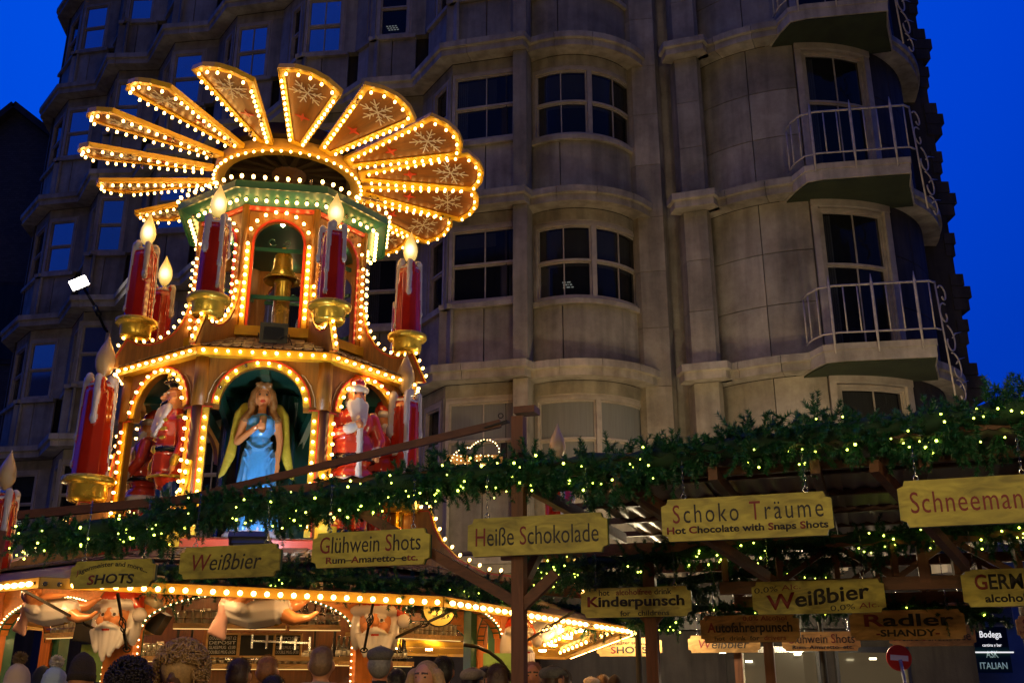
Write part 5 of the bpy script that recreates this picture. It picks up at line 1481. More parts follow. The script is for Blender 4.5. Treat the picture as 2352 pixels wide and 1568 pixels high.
cp(s1, (P(333, 1100, 11.85).x, 11.85, 2.95), R(-82), .98, 'painted figure in a red coat facing left, behind the nutcracker')
# nutcracker
N_ = [('c', (-.085, 0, .12), (-.085, 0, .62), .085, .09, 4), ('c', (.085, 0, .12), (.085, 0, .62), .085, .09, 4), ('e', (-.085, -.05, .05), (.08, .13, .06), 3), ('e', (.085, -.05, .05), (.08, .13, .06), 3),
      ('c', (0, 0, .72), (0, 0, 1.30), .205, .165, 2), ('c', (0, 0, 1.0), (0, 0, 1.3), .17, .19, 2)]
for i in range(14):
    a = 2*PI*i/14; b = 2*PI*(i+1)/14
    N_.append(('c', (.225*math.cos(a), .22*math.sin(a), .66), (.225*math.cos(b), .22*math.sin(b), .66), .022, .022, 5))
    N_.append(('c', (.19*math.cos(a), .185*math.sin(a), .97), (.19*math.cos(b), .185*math.sin(b), .97), .034, .034, 3))
    N_.append(('c', (.10*math.cos(a), .105*math.sin(a), 1.80), (.10*math.cos(b), .105*math.sin(b), 1.80), .018, .018, 3))
N_ += [('e', (0, -.21, .97), (.05, .02, .05), 5), ('e', (0, -.01, 1.56), (.135, .145, .17), 0), ('e', (0, -.16, 1.57), (.022, .045, .03), 0), ('e', (.075, -.10, 1.53), (.045, .045, .05), 0), ('e', (-.075, -.10, 1.53), (.045, .045, .05), 0),
       ('e', (.05, -.135, 1.63), (.024, .012, .018), 1), ('e', (-.05, -.135, 1.63), (.024, .012, .018), 1), ('e', (.052, -.146, 1.63), (.011, .007, .012), 3), ('e', (-.048, -.146, 1.63), (.011, .007, .012), 3),
       ('c', (.0, -.165, 1.50), (.10, -.13, 1.53), .022, .008, 3), ('c', (.0, -.165, 1.50), (-.10, -.13, 1.53), .022, .008, 3), ('c', (-.05, -.15, 1.47), (.05, -.15, 1.47), .02, .02, 1), ('e', (0, .05, 1.60), (.14, .11, .17), 1),
       ('e', (0, 0, 1.76), (.115, .12, .06), 3), ('c', (0, 0, 1.80), (0, 0, 1.90), .105, .125, 4), ('e', (0, -.115, 1.83), (.035, .02, .04), 5), ('e', (0, -.10, 1.77), (.10, .07, .012), 3)]
for x in (-.09, -.045, 0, .045, .09): N_.append(('c', (x, -.13, 1.45), (x*.75, -.22, 1.13+abs(x)*.8), .045, .022, 1))
for z in (1.10, 1.2, 1.3):
    N_.append(('c', (.06, -.185, z), (.13, -.16, z), .016, .016, 5)); N_.append(('c', (-.06, -.185, z), (-.13, -.16, z), .016, .016, 5))
for s in (-1, 1):
    N_ += [('e', (s*.21, 0, 1.34), (.075, .08, .035), 5), ('c', (s*.22, 0, 1.28), (s*.27, -.01, 1.04), .062, .055, 2), ('c', (s*.27, -.01, 1.04), (s*.25, -.08, .80), .052, .045, 2), ('c', (s*.255, -.065, .86), (s*.25, -.08, .80), .054, .054, 5), ('e', (s*.25, -.09, .74), (.035, .035, .045), 0)]
    for i in range(4): N_.append(('c', (s*.25-.018+.012*i, -.105, .72), (s*.25-.018+.012*i, -.11, .66), .009, .008, 0))
    N_.append(('c', (s*.235, -.11, .75), (s*.225, -.135, .72), .010, .009, 0))
figure('nutcracker_figure', N_, [M['skin_fig'], M['white_fig'], M['red_fig'], M['black_fig'], M['blue_fig'], M['gold_fig']], 'painted nutcracker in red tunic and blue trousers in the left arch', 'nutcracker figure', (P(385, 1100, 11.12).x, 11.12, 2.97), R(-44), 1.0)

# ---- floodlights
def flood(loc, d, w, h, label, body, lit=False, cord=None):
    t = thing('floodlight', label, 'floodlight', loc); mx = to_dir(loc, d)
    q = MB(); q.box((0, 0, 0), (w, h, .06), mx); q.box((0, h*.02, -.05), (w*.8, h*.7, .06), mx); 
    for i in range(7): q.box((0, -h*.3+h*.1*i, -.095), (w*.72, .008, .03), mx)
    q.build('housing', body, t)
    q = MB(); q.box((0, 0, .034), (w*.72, h*.6, .012), mx); q.build('lamp_face', mat('cool_lamp', (1, 1, 1), .2, emit=(.62, .80, 1.), estr=260) if lit else mat('flood_glass', (.04, .045, .05), .08, coat=1.), t)
    q = MB(); e = Vector(loc)+Vector((0, .06, -h*.75)); q.tube([mx @ Vector((-w/2-.015, 0, 0)), mx @ Vector((-w/2-.015, -h*.5, -.05)), mx @ Vector((w/2+.015, -h*.5, -.05)), mx @ Vector((w/2+.015, 0, 0))], .008, 5); q.build('bracket', M['black'], t)
flood(P(629, 766, 11.05), Vector((.2, -1, -.25)), .32, .25, 'black floodlight on the shingles below the bell arch', M['black'])
flood(P(575, 1244, 9.75), Vector((-.02, .55, 1.0)), .38, .26, 'grey floodlight below the angel, shining up at her', M['grey_metal'], lit=True)
cb = MB(); c0 = P(655, 775, 11.0); cb.tube([c0+Vector((.10*math.sin(i*.42), -.05, -.16*(1-math.cos(i*.42)))) for i in range(16)], .006, 5); tag(cb.build('cable', M['black']), 'black cable looping below the upper floodlight', 'cable')

# ================================================================ TIMBER CANOPY OF THE FRONT STALL
L1, L2, L3, L4 = 7.05, 10.0, 11.9, 15.4
def LP(c, X, z, d=0.): return Vector((X, c-.35*X+d, z))
DX = Vector((1, -.35, 0)).normalized(); DN = Vector((.35, 1, 0)).normalized()
can = thing('market_canopy', 'long timber canopy with posts, trusses and ribbed roof sheets over the drinks stall', 'canopy', (2, 9, 0))
def cc(name, mb, m_=None): return mb.build(name, m_ or M['wood_canopy'], can)
def beam(name, a, b, w=.09, h=.12, m_=None): q = MB(); q.bar(a, b, w, h); return cc(name, q, m_)
beam('beam', LP(L1, -4.2, 2.82), LP(L1, 4.4, 3.02), .06, .07)
beam('beam', LP(L1+.3, -.2, 2.86), LP(L1+.3, 4.4, 2.86), .05, .06)
for c in (L2, L3):
    beam('beam', LP(c, -.1 if c == L2 else 1.5, 2.66), LP(c, 6.0, 2.66), .08, .10)
    beam('beam', LP(c, 1.9 if c == L2 else 2.4, 2.28), LP(c, 6.0, 2.28), .08, .11)
    for i in range(9):
        x = 1.95+i*.46
        if c == L3 and x < 2.4: continue
        beam('web_strut', LP(c, x, 2.34), LP(c, x, 2.61), .05, .05, M['wood_canopy_v'])
        if i % 2: beam('brace', LP(c, x+.03, 2.34), LP(c, x+.42, 2.61), .045, .05)
        else: beam('brace', LP(c, x+.43, 2.34), LP(c, x+.03, 2.61), .045, .05)
for i in range(9):
    x = .1+i*.62; a = LP(L1, x, 2.80); b = a + DN*(5.2 if i > 1 else 3.0)
    beam('rafter', a, b, .06, .09)
for i in range(5):
    beam('purlin', LP(L1+.6+i*.95, .25 + .1*i, 2.875), LP(L1+.6+i*.95, 5.2, 2.875), .05, .05)
def post(c, x, z1, w=.105, z0=0.): q = MB(); p = LP(c, x, 0); q.bar(p+Vector((0, 0, z0)), p+Vector((0, 0, z1)), w, w, up=DX); return cc('post', q, M['wood_canopy_v'])
post(L1, .05, 3.30, .088)
post(L2, 1.29, 2.66, .11)
post(L2, 3.55, 2.62, .09, 2.28)
post(L2, 5.4, 2.66, .11)
post(L3, 2.7, 2.66, .1); post(L1, -4.4, 2.7, .1); post(L1, 4.9, 2.7, .1)
a = LP(L1, .05, 3.34); q = MB(); q.bar(a-DX*.02, a+DX*.14, .13, .05); cc('post_cap', q)
# corrugated roof sheets
def sheet(x0, x1, d0, d1, z=2.92, drop=.0):
    q = MB(); n = int((x1-x0)/.035); vs = []; fs = []
    for i in range(n+1):
        x = x0+(x1-x0)*i/n; h = .012*math.sin(i*1.57)
        for d_ in (d0, d1): p = LP(L1, x, z+h-drop*(d_-d0)) + DN*d_; vs.append(p)
    for i in range(n): fs.append((i*2, i*2+2, i*2+3, i*2+1))
    q.add(vs, fs, None, True); q.add([v+Vector((0, 0, .006)) for v in vs], [f[::-1] for f in fs], None, True)
    o = q.build('roof_sheet', M['roof_sheet'], can, fix=False)
for i in range(6):
    x0 = .22+i*.92; sheet(x0, x0+.95, -.1, 2.2, 2.92+.004*i, .02); sheet(x0, x0+.95, 2.15, 4.9, 2.90+.004*i, .03)
sheet(-1.5, .2, -.05, .9, 2.93)
# sloping hand rail crossing in front of the pyramid
a = PLn(372, 1158, L1); b = PLn(1150, 972, L1)
q = MB(); q.bar(a, b, .035, .055); cc('sloping_rail', q)
q = MB(); q.bar(b-DX*.12+Vector((0, 0, -.03)), b+DX*.06+Vector((0, 0, .01)), .06, .012); q.tube([b+Vector((0, -.03, .05))+Vector((.018*math.cos(i*.7), 0, .018*math.sin(i*.7))) for i in range(10)], .004, 5); cc('rail_bracket', q, M['iron'])
beam('strut', PLn(812, 1166, L1), PLn(1192, 1386, L1), .06, .07)
beam('brace', PLn(1200, 1392, L1), PLn(1278, 1316, L1), .06, .07)
beam('brace', LP(L1, .05, 2.05), LP(L1, .05, 2.05)+Vector((.25, .6, .55)), .055, .06)
for x, z in ((1.05, 0), (1.55, 0)): beam('brace', LP(L2, 1.29, 1.96), LP(L2, x, 2.24), .05, .055)
beam('strut', LP(L1, .75, 2.78), LP(L1, 1.45, 2.3)+DN*2.0, .06, .08)
beam('strut', LP(L1, 2.3, 2.78), LP(L1, 2.9, 2.35)+DN*2.2, .06, .08)
beam('strut', LP(L1, 3.5, 2.78), LP(L1, 4.0, 2.35)+DN*2.2, .06, .08)

# ---- hanging signs
def hsign(px0, px1, pyc, pxh, c, lines, label, board='wood_sign', chain=True, top=None, extra=0.):
    c = c-.13; pc = (px0+px1)/2
    p = PLn(pc, pyc, c); A = PLn(px0, pyc, c); B = PLn(px1, pyc, c)
    w = (B-A).xy.length; d = p.y*CP+(p.z-CAM_Z)*SP; h = pxh*d/FL
    t = thing('hanging_sign', label, 'sign', p, group='hanging wooden drink signs')
    mx = basis(p, DX, DN, (0, 0, 1)); k = .045
    poly = [(-w/2+k, -h/2), (w/2-k, -h/2), (w/2-k*.75, -h/2+k*.75), (w/2, -h/2+k), (w/2, h/2-k), (w/2-k*.75, h/2-k*.75), (w/2-k, h/2), (-w/2+k, h/2), (-w/2+k*.75, h/2-k*.75), (-w/2, h/2-k), (-w/2, -h/2+k), (-w/2+k*.75, -h/2+k*.75)]
    q = MB(); q.prism(poly, .022, mx); q.build('board', M[board], t)
    q = MB(); q.prism([(x*1.003, z*1.008) for x, z in poly], .022, mx @ Matrix.Translation((0, .0225, 0))); q.build('backing_board', M['sign_edge'], t)
    m0 = mx.to_3x3().to_4x4()
    for ln in lines:
        runs, wf, hf, ox, oz = ln[:5]; kw = ln[5] if len(ln) > 5 else {}
        kw = dict(kw)
        for kk in ('arc', 'rise'):
            if kk in kw: kw[kk] *= h
        me = text_mesh('lettering', runs, h*hf, w*wf, **kw)
        inst(me, 'lettering', t, mx @ Matrix.Translation((ox*w, -.0115, oz*h)))
    if chain:
        for s in (-.36, .36):
            q = MB(); a = mx @ Vector((s*w, 0, h/2)); 
            q.tube([a+Vector((.016*math.cos(i*.63), 0, .016+.016*math.sin(i*.63))) for i in range(11)], .004, 5); q.build('ring', M['steel'], t)
            q = MB(); zt = (top or (2.84 if c > 6 and c < 8 else 2.66)) - a.z; n = max(3, int(zt/.03))
            for i in range(n):
                z0 = .035+zt*i/n; 
                cx = Vector((1, 0, 0)) if i % 2 else Vector((0, 1, 0))
                q.tube([a+cx*.007*math.cos(j*PI/3)+Vector((0, 0, z0+.013+.019*math.sin(j*PI/3))) for j in range(6)], .0022, 4, closed=True)
            q.build('chain', M['steel'], t)
K, RD = 0, 1
hsign(163, 352, 1317, 61, L1, [([('J', RD), ('ägermeister and more...', K)], .86, .24, 0, .33, dict(bold=.012, arc=.30)), ([('S', RD), ('HOTS', K)], .56, .36, .0, -.18, dict(bold=.022, shear=.1, arc=.04))], 'small hanging board reading SHOTS in an arc, leftmost of the front row')
hsign(413, 640, 1289, 72, L1, [([('W', RD), ('eißbier', K)], .70, .52, -.02, 0, dict(shear=.2))], 'front-row hanging board reading Weißbier alone, below the grey floodlight')
hsign(716, 984, 1259, 80, L1, [([('G', RD), ('lühwein ', K), ('S', RD), ('hots', K)], .86, .48, 0, .14), ([('R', RD), ('um–', K), ('A', RD), ('maretto–', K), ('e', K), ('tc.', RD)], .78, .19, .02, -.30, dict(bold=.02))], 'front-row hanging board reading Glühwein Shots, left of the post')
hsign(1072, 1392, 1228, 88, L1, [([('H', RD), ('eiße ', K), ('S', RD), ('chokolade', K)], .88, .48, 0, 0)], 'front-row hanging board reading Heiße Schokolade beside the big timber post')
hsign(1515, 1908, 1187, 98, L1, [([('S', RD), ('choko ', K), ('T', RD), ('räume', K)], .88, .44, .01, .14, dict(spacing=1.25)), ([('H', RD), ('ot ', K), ('C', RD), ('hocolate with ', K), ('S', RD), ('naps ', K), ('S', RD), ('hots', K)], .94, .22, .0, -.27, dict(bold=.025))], 'front-row hanging board reading Schoko Träume with a second English line')
hsign(2060, 2404, 1150, 108, L1, [([('Schneemann', RD)], .84, .46, 0, .02, dict(spacing=1.1))], 'front-row hanging board reading Schneemann, cut by the right edge')
hsign(1333, 1586, 1382, 66, L2, [([('hot   ', K), ('alcoholfree ', RD), ('drink', K)], .66, .20, .0, .34, dict(bold=.012)), ([('K', RD), ('inderpunsch', K)], .88, .46, 0, -.02, dict(bold=.03)), ([('for   childrens', K)], .44, .18, .08, -.37, dict(bold=.012))], 'second-row hanging board reading Kinderpunsch on the rear post')
hsign(1725, 2030, 1370, 74, L2, [([('0,0% ', K), ('Alc.', RD)], .36, .19, -.30, .27, dict(rise=.06)), ([('W', RD), ('eißbier', K)], .78, .48, .0, .0, dict(bold=.022, rise=.16)), ([('0,0% ', K), ('Alc.', RD)], .36, .19, .27, -.32, dict(rise=.05))], 'second-row hanging board reading 0,0% Alc. above and below Weißbier')
hsign(2208, 2446, 1348, 84, L2, [([('G', RD), ('ERMAN', K)], .74, .42, .0, .16, dict(bold=.02)), ([('alcoholfree', K)], .62, .22, .02, -.28, dict(bold=.03))], 'second-row hanging board reading GERMAN, cut by the right edge')
hsign(1608, 1835, 1443, 60, L3, [([('0,0% Alcohol', RD)], .44, .20, .16, .36, dict(bold=.01)), ([('A', RD), ('utofahrerpunsch', K)], .86, .48, .0, -.0, dict(bold=.025)), ([('hot  drink  for  ', K), ('drivers', RD)], .72, .17, .0, -.34, dict(bold=.01))], 'third-row hanging board reading Autofahrerpunsch', board='wood_sign_orange_lit')
hsign(1950, 2215, 1434, 66, L3, [([('R', RD), ('adler', K)], .78, .42, .02, .16, dict(bold=.022)), ([('-', RD), ('SHANDY', K), ('-', RD)], .55, .24, .0, -.27, dict(bold=.03))], 'third-row hanging board reading Radler SHANDY', board='wood_sign_orange_lit')
hsign(1370, 1520, 1485, 40, L4, [([('J', RD), ('ägermeister and more...', K)], .86, .24, 0, .22, dict(bold=.02, arc=.24)), ([('S', RD), ('HOTS', K)], .56, .38, .0, -.16, dict(bold=.022))], 'distant lit board reading SHOTS half hidden by the rear post', board='wood_sign_orange_lit')
hsign(1580, 1745, 1478, 38, L4, [([('W', RD), ('eißbier', K)], .70, .52, 0, 0, dict(shear=.2))], 'distant board reading Weißbier hidden under the Autofahrerpunsch board', board='wood_sign_orange_lit')
hsign(1795, 1975, 1472, 42, L4, [([('G', RD), ('lühwein ', K), ('S', RD), ('hots', K)], .86, .48, 0, .14), ([('Rum–Amaretto–etc.', K)], .78, .2, .02, -.30, dict(bold=.02))], 'distant board reading Glühwein Shots between Autofahrerpunsch and Radler', board='wood_sign_orange_lit')
hsign(2040, 2240, 1459, 46, L4, [([('H', RD), ('eiße ', K), ('S', RD), ('chokolade', K)], .88, .48, 0, 0)], 'distant board reading Heiße Schokolade below the Radler board', board='wood_sign_orange_lit')
hsign(2333, 2560, 1438, 50, L4, [([('S', RD), ('choko Träume', K)], .88, .44, .01, .14), ([('H', RD), ('ot Chocolate with Snaps Shots', K)], .94, .22, .0, -.27)], 'distant board at the right edge beside the blue far building', board='wood_sign_orange_lit')
# third row and distant rows hang from these
beam('beam', LP(L4, 2.0, 2.42), LP(L4, 9.5, 2.42), .08, .1)
post(L4, 3.1, 2.5, .1); post(L4, 8.5, 2.5, .1)

# ---- garlands
def garland(name, pts, rad, dens, lights, label, seed, tuft=.125, needles=84):
    r = np.random.default_rng(seed); rr = random.Random(seed)
    P_ = np.array([list(p) for p in pts]); seg = np.linalg.norm(np.diff(P_, axis=0), axis=1); cum = np.r_[0, np.cumsum(seg)]; L = cum[-1]
    N = int(L*dens); s = r.uniform(0, L, N); base = np.stack([np.interp(s, cum, P_[:, i]) for i in range(3)], 1)
    ph = r.uniform(0, 6, 6)
    amp = 1 + .34*np.sin(s*5.1+ph[0]) + .30*np.sin(s*12.3+ph[1]) + .18*np.sin(s*2.1+ph[2])
    amp = amp*((.70+.36*s/L) if L > 6 else 1.)
    d = r.normal(size=(N, 3)); d[:, 2] *= 1.15; d /= np.linalg.norm(d, axis=1)[:, None]
    off = r.uniform(0, 1, N)**.6
    org = base + d*(rad*.62*amp*off)[:, None] + np.stack([0*s, 0*s, .05*np.sin(s*3+ph[3])-.02], 1)
    dd = d + r.normal(size=(N, 3))*.45; dd[:, 2] -= .25*(r.uniform(size=N) < .4); dr_ = r.uniform(size=N) < .07; dd[dr_, 2] -= 2.2; dd /= np.linalg.norm(dd, axis=1)[:, None]
    ln = np.where(dr_, 1.5, 1.)* tuft*r.uniform(.6, 1.15, N)*(.75+.35*amp)
    K_ = needles; t = (np.arange(K_)+.5)/K_
    o = org[:, None, :] + dd[:, None, :]*(ln[:, None]*t[None, :])[..., None]
    rd = r.normal(size=(N, K_, 3)); rd -= (rd*dd[:, None, :]).sum(-1, keepdims=True)*dd[:, None, :]; rd /= np.linalg.norm(rd, axis=-1, keepdims=True)
    nd = dd[:, None, :]*.7 + rd*.9; nd /= np.linalg.norm(nd, axis=-1, keepdims=True)
    nl = r.uniform(.036, .058, (N, K_, 1))*(1-.35*t[None, :, None])
    side = np.cross(nd, r.normal(size=(N, K_, 3))); side /= np.linalg.norm(side, axis=-1, keepdims=True)
    w = .0036
    A = o+side*w; B = o-side*w; C = o+nd*nl
    vs = np.stack([A, B, C], 2).reshape(-1, 3); nf = N*K_
    # twig spines
    sp0 = org; sp1 = org+dd*ln[:, None]; sd = np.cross(dd, [0.3, .2, 1.]); sd /= np.linalg.norm(sd, axis=1)[:, None]
    tv = np.stack([sp0+sd*.004, sp0-sd*.004, sp1], 1).reshape(-1, 3)
    allv = np.r_[vs, tv]; ntri = nf+N
    me = bpy.data.meshes.new('foliage'); me.vertices.add(len(allv)); me.vertices.foreach_set('co', allv.astype(np.float32).ravel())
    me.loops.add(ntri*3); me.loops.foreach_set('vertex_index', np.arange(ntri*3, dtype=np.int32)); me.polygons.add(ntri)
    me.polygons.foreach_set('loop_start', np.arange(0, ntri*3, 3, dtype=np.int32)); me.polygons.foreach_set('loop_total', np.full(ntri, 3, dtype=np.int32))
    me.materials.append(M['needle']); me.update(); me.validate()
    t_ = thing(name, label, 'garland', pts[0], group=None)
    f = bpy.data.objects.new('foliage', me); COL.objects.link(f); attach(f, t_); f['kind'] = 'stuff'
    q = MB(); pl = []
    for i in range(len(pts)-1):
        for j in range(6): pl.append(Vector(pts[i]).lerp(Vector(pts[i+1]), j/6))
    pl.append(Vector(pts[-1])); q.tube(pl, [rad*(.36+.10*math.sin(i*1.7+seed)) for i in range(len(pl))], 7); q.build('core', M['needle_dark'], t_)
    lb = MB(); lb.ball((0, 0, 0), .0075, 7, 5); LM = lb.mesh('fairy_light', M['fairy'], fix=False)
    for i in range(lights):
        if i % 3 == 0 or i < 2: s0 = rr.uniform(0, L)
        else: s0 = min(L, max(0, s0+rr.gauss(0, .09)))
        b = Vector([float(np.interp(s0, cum, P_[:, k])) for k in range(3)])
        a = rr.uniform(-2.4, .6); q_ = rad*rr.uniform(.55, 1.15)
        p = b + Vector((0, -abs(math.cos(a))*q_, math.sin(a)*q_*.9)) + DX*rr.uniform(-.02, .02)
        inst(LM, 'fairy_light', t_, Matrix.Translation(p) @ Matrix.Scale(rr.choice((.7, .85, 1., 1.25)), 4))
    return t_
g1 = [PLn(x, y, L1-.02) for x, y in ((45, 1236), (250, 1213), (480, 1178), (700, 1148), (900, 1113), (1150, 1083), (1400, 1065), (1700, 1027), (1950, 990), (2150, 968), (2460, 925))]
garland('fir_garland', g1, .20, 270, 150, 'long thick fir garland with fairy lights along the front of the canopy', 11)
g2 = [PLn(x, y, L2) for x, y in ((1205, 1312), (1400, 1292), (1600, 1268), (1800, 1248), (2000, 1236), (2200, 1220), (2460, 1196))]
garland('fir_garland', g2, .17, 190, 70, 'dark fir garland along the second row of the canopy', 12)
e0, e1, e2 = ek(0, 4.15, .16), ek(1, 4.15, .17), ek(2, 4.1, .2)
g3 = [e0.lerp(e1, .26), e0.lerp(e1, .5)+Vector((0, 0, -.02)), e0.lerp(e1, .8), e1, e1.lerp(e2, .5)]
garland('fir_garland', g3, .12, 200, 36, 'fir garland lying on the eave of the bar roof above the lit fascia', 13)
g4 = [PLn(x, y, L3) for x, y in ((1560, 1398), (1800, 1392), (2000, 1400), (2120, 1392), (2300, 1402))]
garland('fir_garland', g4, .09, 150, 30, 'short fir garland above the Radler board', 14)
g5 = [PLn(x, y, L3) for x, y in ((1205, 1384), (1300, 1392), (1420, 1420), (1560, 1436))]
garland('fir_garland', g5, .09, 150, 12, 'small fir garland above the bulb-lit soffit', 15)
g6 = [PLn(x, y, L2+1.2) for x, y in ((1300, 1330), (1500, 1340), (1700, 1318), (1900, 1312))]
garland('fir_garland', g6, .12, 110, 10, 'dark fir garland deeper under the canopy behind the Kinderpunsch board', 16)

# ---- no-entry sign
c = P(2065, 1510, 12.6); t = thing('no_entry_sign', 'round red no-entry road sign with white bar on a leaning pole', 'road sign', (c.x, c.y, 0))
mx = Matrix.Translation(c) @ Matrix.Rotation(R(4), 4, 'Y') @ Matrix.Rotation(R(90), 4, 'X')
rr_ = 48/FL*12.2*.5*1.18
q = MB(); q.lathe([(rr_, -.006), (rr_, .006)], 36, mx, smooth=False); q.build('disc', M['road_red'], t)
q = MB(); q.box((0, 0, .010), (rr_*1.42, rr_*.42, .006), mx); q.build('white_bar', M['road_white'], t)
q = MB(); q.tube([c+Vector((-.0, -.03, -.02)), c+Vector((.06, -.02, -.6)), c+Vector((.2, 0, -c.z))], .022, 8); q.build('pole', M['grey_metal'], t)
# ---- added unseen stalls whose strong bulbs light signs and crowd from behind the camera
def back_stall(x, y, lab):
    t = thing('fill_stall', lab, 'market stall', (x, y, 0), R(180)); 
    q = MB(); q.box((x, y, .5), (3.2, .8, 1.0)); q.build('counter', M['wood_orange'], t)
    for sx in (-1.5, 1.5):
        q = MB(); q.box((x+sx, y, 1.3), (.1, .1, 2.6)); q.build('post', M['wood_canopy_v'], t)
    q = MB(); q.prism([(-1.8, 2.5), (1.8, 2.5), (0, 3.3)], 2.2, Matrix.Translation((x, y, 0))); q.build('roof', M['shingle'], t)
    me = bulb_mesh('bulb', .035, [M['socket'], MATS['fill_stall_bulb']])
    for i in range(16): inst(me, 'bulb', t, to_dir((x-1.75+i*3.5/15, y+1.13, 2.5), (0, 1, -.2)))
mat('fill_stall_bulb', (.9, .8, .6), .3, emit=(1., .68, .26), estr=420)
back_stall(-3.5, -3.5, 'added unseen stall for warm light, behind the camera on the left'); back_stall(3.5, -3.0, 'added unseen stall for warm light, behind the camera on the right')

# ================================================================ PEOPLE IN FRONT OF THE BAR
def body_prims(hood=False, fem=False):
    sh = .185 if not fem else .165
    p = [('e', (0, 0, .98), (.155, .115, .13), 1), ('e', (0, 0, 1.14), (.165, .12, .16), 0), ('e', (0, .01, 1.30), (sh+.0, .125, .14), 0), ('c', (-sh+.02, .01, 1.40), (sh-.02, .01, 1.40), .075, .075, 0),
         ('c', (0, .01, 1.42), (0, -.01, 1.53), .066, .055, 2), ('c', (0, .01, 1.40), (0, .01, 1.46), .085, .075, 0),
         ('e', (0, -.012, 1.63), (.077, .095, .112), 2), ('e', (0, -.03, 1.575), (.058, .065, .055), 2), ('e', (0, .025, 1.65), (.079, .082, .09), 2),
         ('c', (0, -.10, 1.635), (0, -.118, 1.60), .011, .016, 2), ('e', (.080, .005, 1.62), (.014, .024, .034), 2), ('e', (-.080, .005, 1.62), (.014, .024, .034), 2),
         ('e', (.032, -.096, 1.64), (.014, .006, .007), 5), ('e', (-.032, -.096, 1.64), (.014, .006, .007), 5), ('e', (0, -.10, 1.567), (.024, .010, .008), 6), ('c', (.015, -.10, 1.663), (.05, -.088, 1.662), .007, .005, 5), ('c', (-.015, -.10, 1.663), (-.05, -.088, 1.662), .007, .005, 5)]
    for s in (-1, 1):
        p += [('c', (s*.09, 0, .95), (s*.095, -.01, .50), .095, .065, 3), ('c', (s*.095, -.01, .50), (s*.10, .02, .09), .062, .042, 3), ('e', (s*.10, -.04, .045), (.045, .125, .045), 4),
              ('c', (s*sh, .01, 1.40), (s*(sh+.05), .03, 1.12), .062, .052, 0), ('c', (s*(sh+.05), .03, 1.12), (s*(sh+.01), -.12, .92), .05, .040, 0), ('e', (s*(sh+.0), -.155, .875), (.022, .03, .042), 2)]
        for i in range(4): p.append(('c', (s*sh-.02+.013*i, -.165, .85), (s*sh-.02+.013*i, -.17, .79+.008*abs(i-1.5)), .009, .0075, 2))
        p.append(('c', (s*(sh-.02), -.165, .89), (s*(sh-.045), -.185, .855), .010, .008, 2))
    if hood: p += [('c', (-.11, .05, 1.46), (.11, .05, 1.46), .06, .06, 0), ('e', (0, .10, 1.44), (.13, .08, .075), 0), ('c', (-.09, -.04, 1.46), (-.11, .05, 1.46), .05, .055, 0), ('c', (.09, -.04, 1.46), (.11, .05, 1.46), .05, .055, 0)]
    else: p += [('c', (-.07, .05, 1.45), (.07, .05, 1.45), .045, .045, 0)]
    return p
DEF = [mat('coat_dark', (.02, .02, .022), .8), mat('coat_hem', (.02, .02, .022), .8), M['skin'], mat('trousers', (.03, .035, .05), .85), mat('shoes', (.02, .015, .01), .5), mat('brow_hair', (.06, .035, .02), .7), mat('lips', (.45, .14, .10), .5)]
BODY = {k: sculpt('body', body_prims(*k), DEF, voxel=.0125, smooth=2) for k in ((False, False), (True, False), (False, True))}
BME = {k: o.data for k, o in BODY.items()}
for o in BODY.values(): bpy.data.objects.remove(o)
COATS = {c: mat('coat_'+c, v, .85, var=.2, vscale=20) for c, v in dict(black=(.012, .012, .014), navy=(.012, .018, .035), brown=(.07, .04, .02), beige=(.42, .33, .22), olive=(.06, .055, .03), grey=(.12, .12, .12), tan=(.25, .14, .06)).items()}
HAIR = {c: mat('hair_'+c, v, .55, var=.35, vscale=60) for c, v in dict(dark=(.018, .011, .008), brown=(.07, .035, .015), ginger=(.30, .11, .03), blonde=(.38, .22, .08), sandy=(.20, .11, .05), grey=(.2, .18, .16)).items()}
SKINS = [M['skin'], mat('skin_ruddy', (.55, .20, .09), .5), mat('skin_dark', (.09, .04, .022), .45)]
def hair_short(parent, m_, long_=False, seed=0):
    p = [('e', (0, .012, 1.668), (.085, .098, .085), 0), ('e', (0, .045, 1.62), (.082, .07, .09), 0)]
    if long_:
        for s in (-1, 1):
            for i in range(4):
                x = s*(.03+.02*i); p.append(('c', (x, .05-.02*i, 1.66), (x*1.5, .09-.035*i, 1.50), .045, .045, 0)); p.append(('c', (x*1.5, .09-.035*i, 1.50), (x*1.6, .10-.03*i, 1.30), .042, .025, 0))
    return sculpt('hair', p, [m_], voxel=.012, smooth=2, parent=parent)
def fuzz(h, m_, rx, cz, n=900, L=.018, droop=.5, seed=0):
    g_ = random.Random(seed+17); q = MB()
    for i in range(n):
        th = g_.uniform(0, 2*PI); u = g_.uniform(-.6, 1); s = math.sqrt(max(0, 1-u*u)); d = Vector((s*math.cos(th), s*math.sin(th), u))
        if d.y < -.3 and d.z < .45: continue
        c = Vector((rx*d.x, .012+(rx+.013)*d.y, cz+rx*d.z)); t = (d*.55+Vector((d.x*.3, .35, -droop)) + Vector((g_.gauss(0, .25), g_.gauss(0, .25), g_.gauss(0, .25)))).normalized()*L*g_.uniform(.6, 1.3)
        w = t.cross(d).normalized()*.0016; q.add([c+w, c-w, c+t], [(0, 1, 2)])
    q.build('hair_strands', m_, h, False, fix=False)
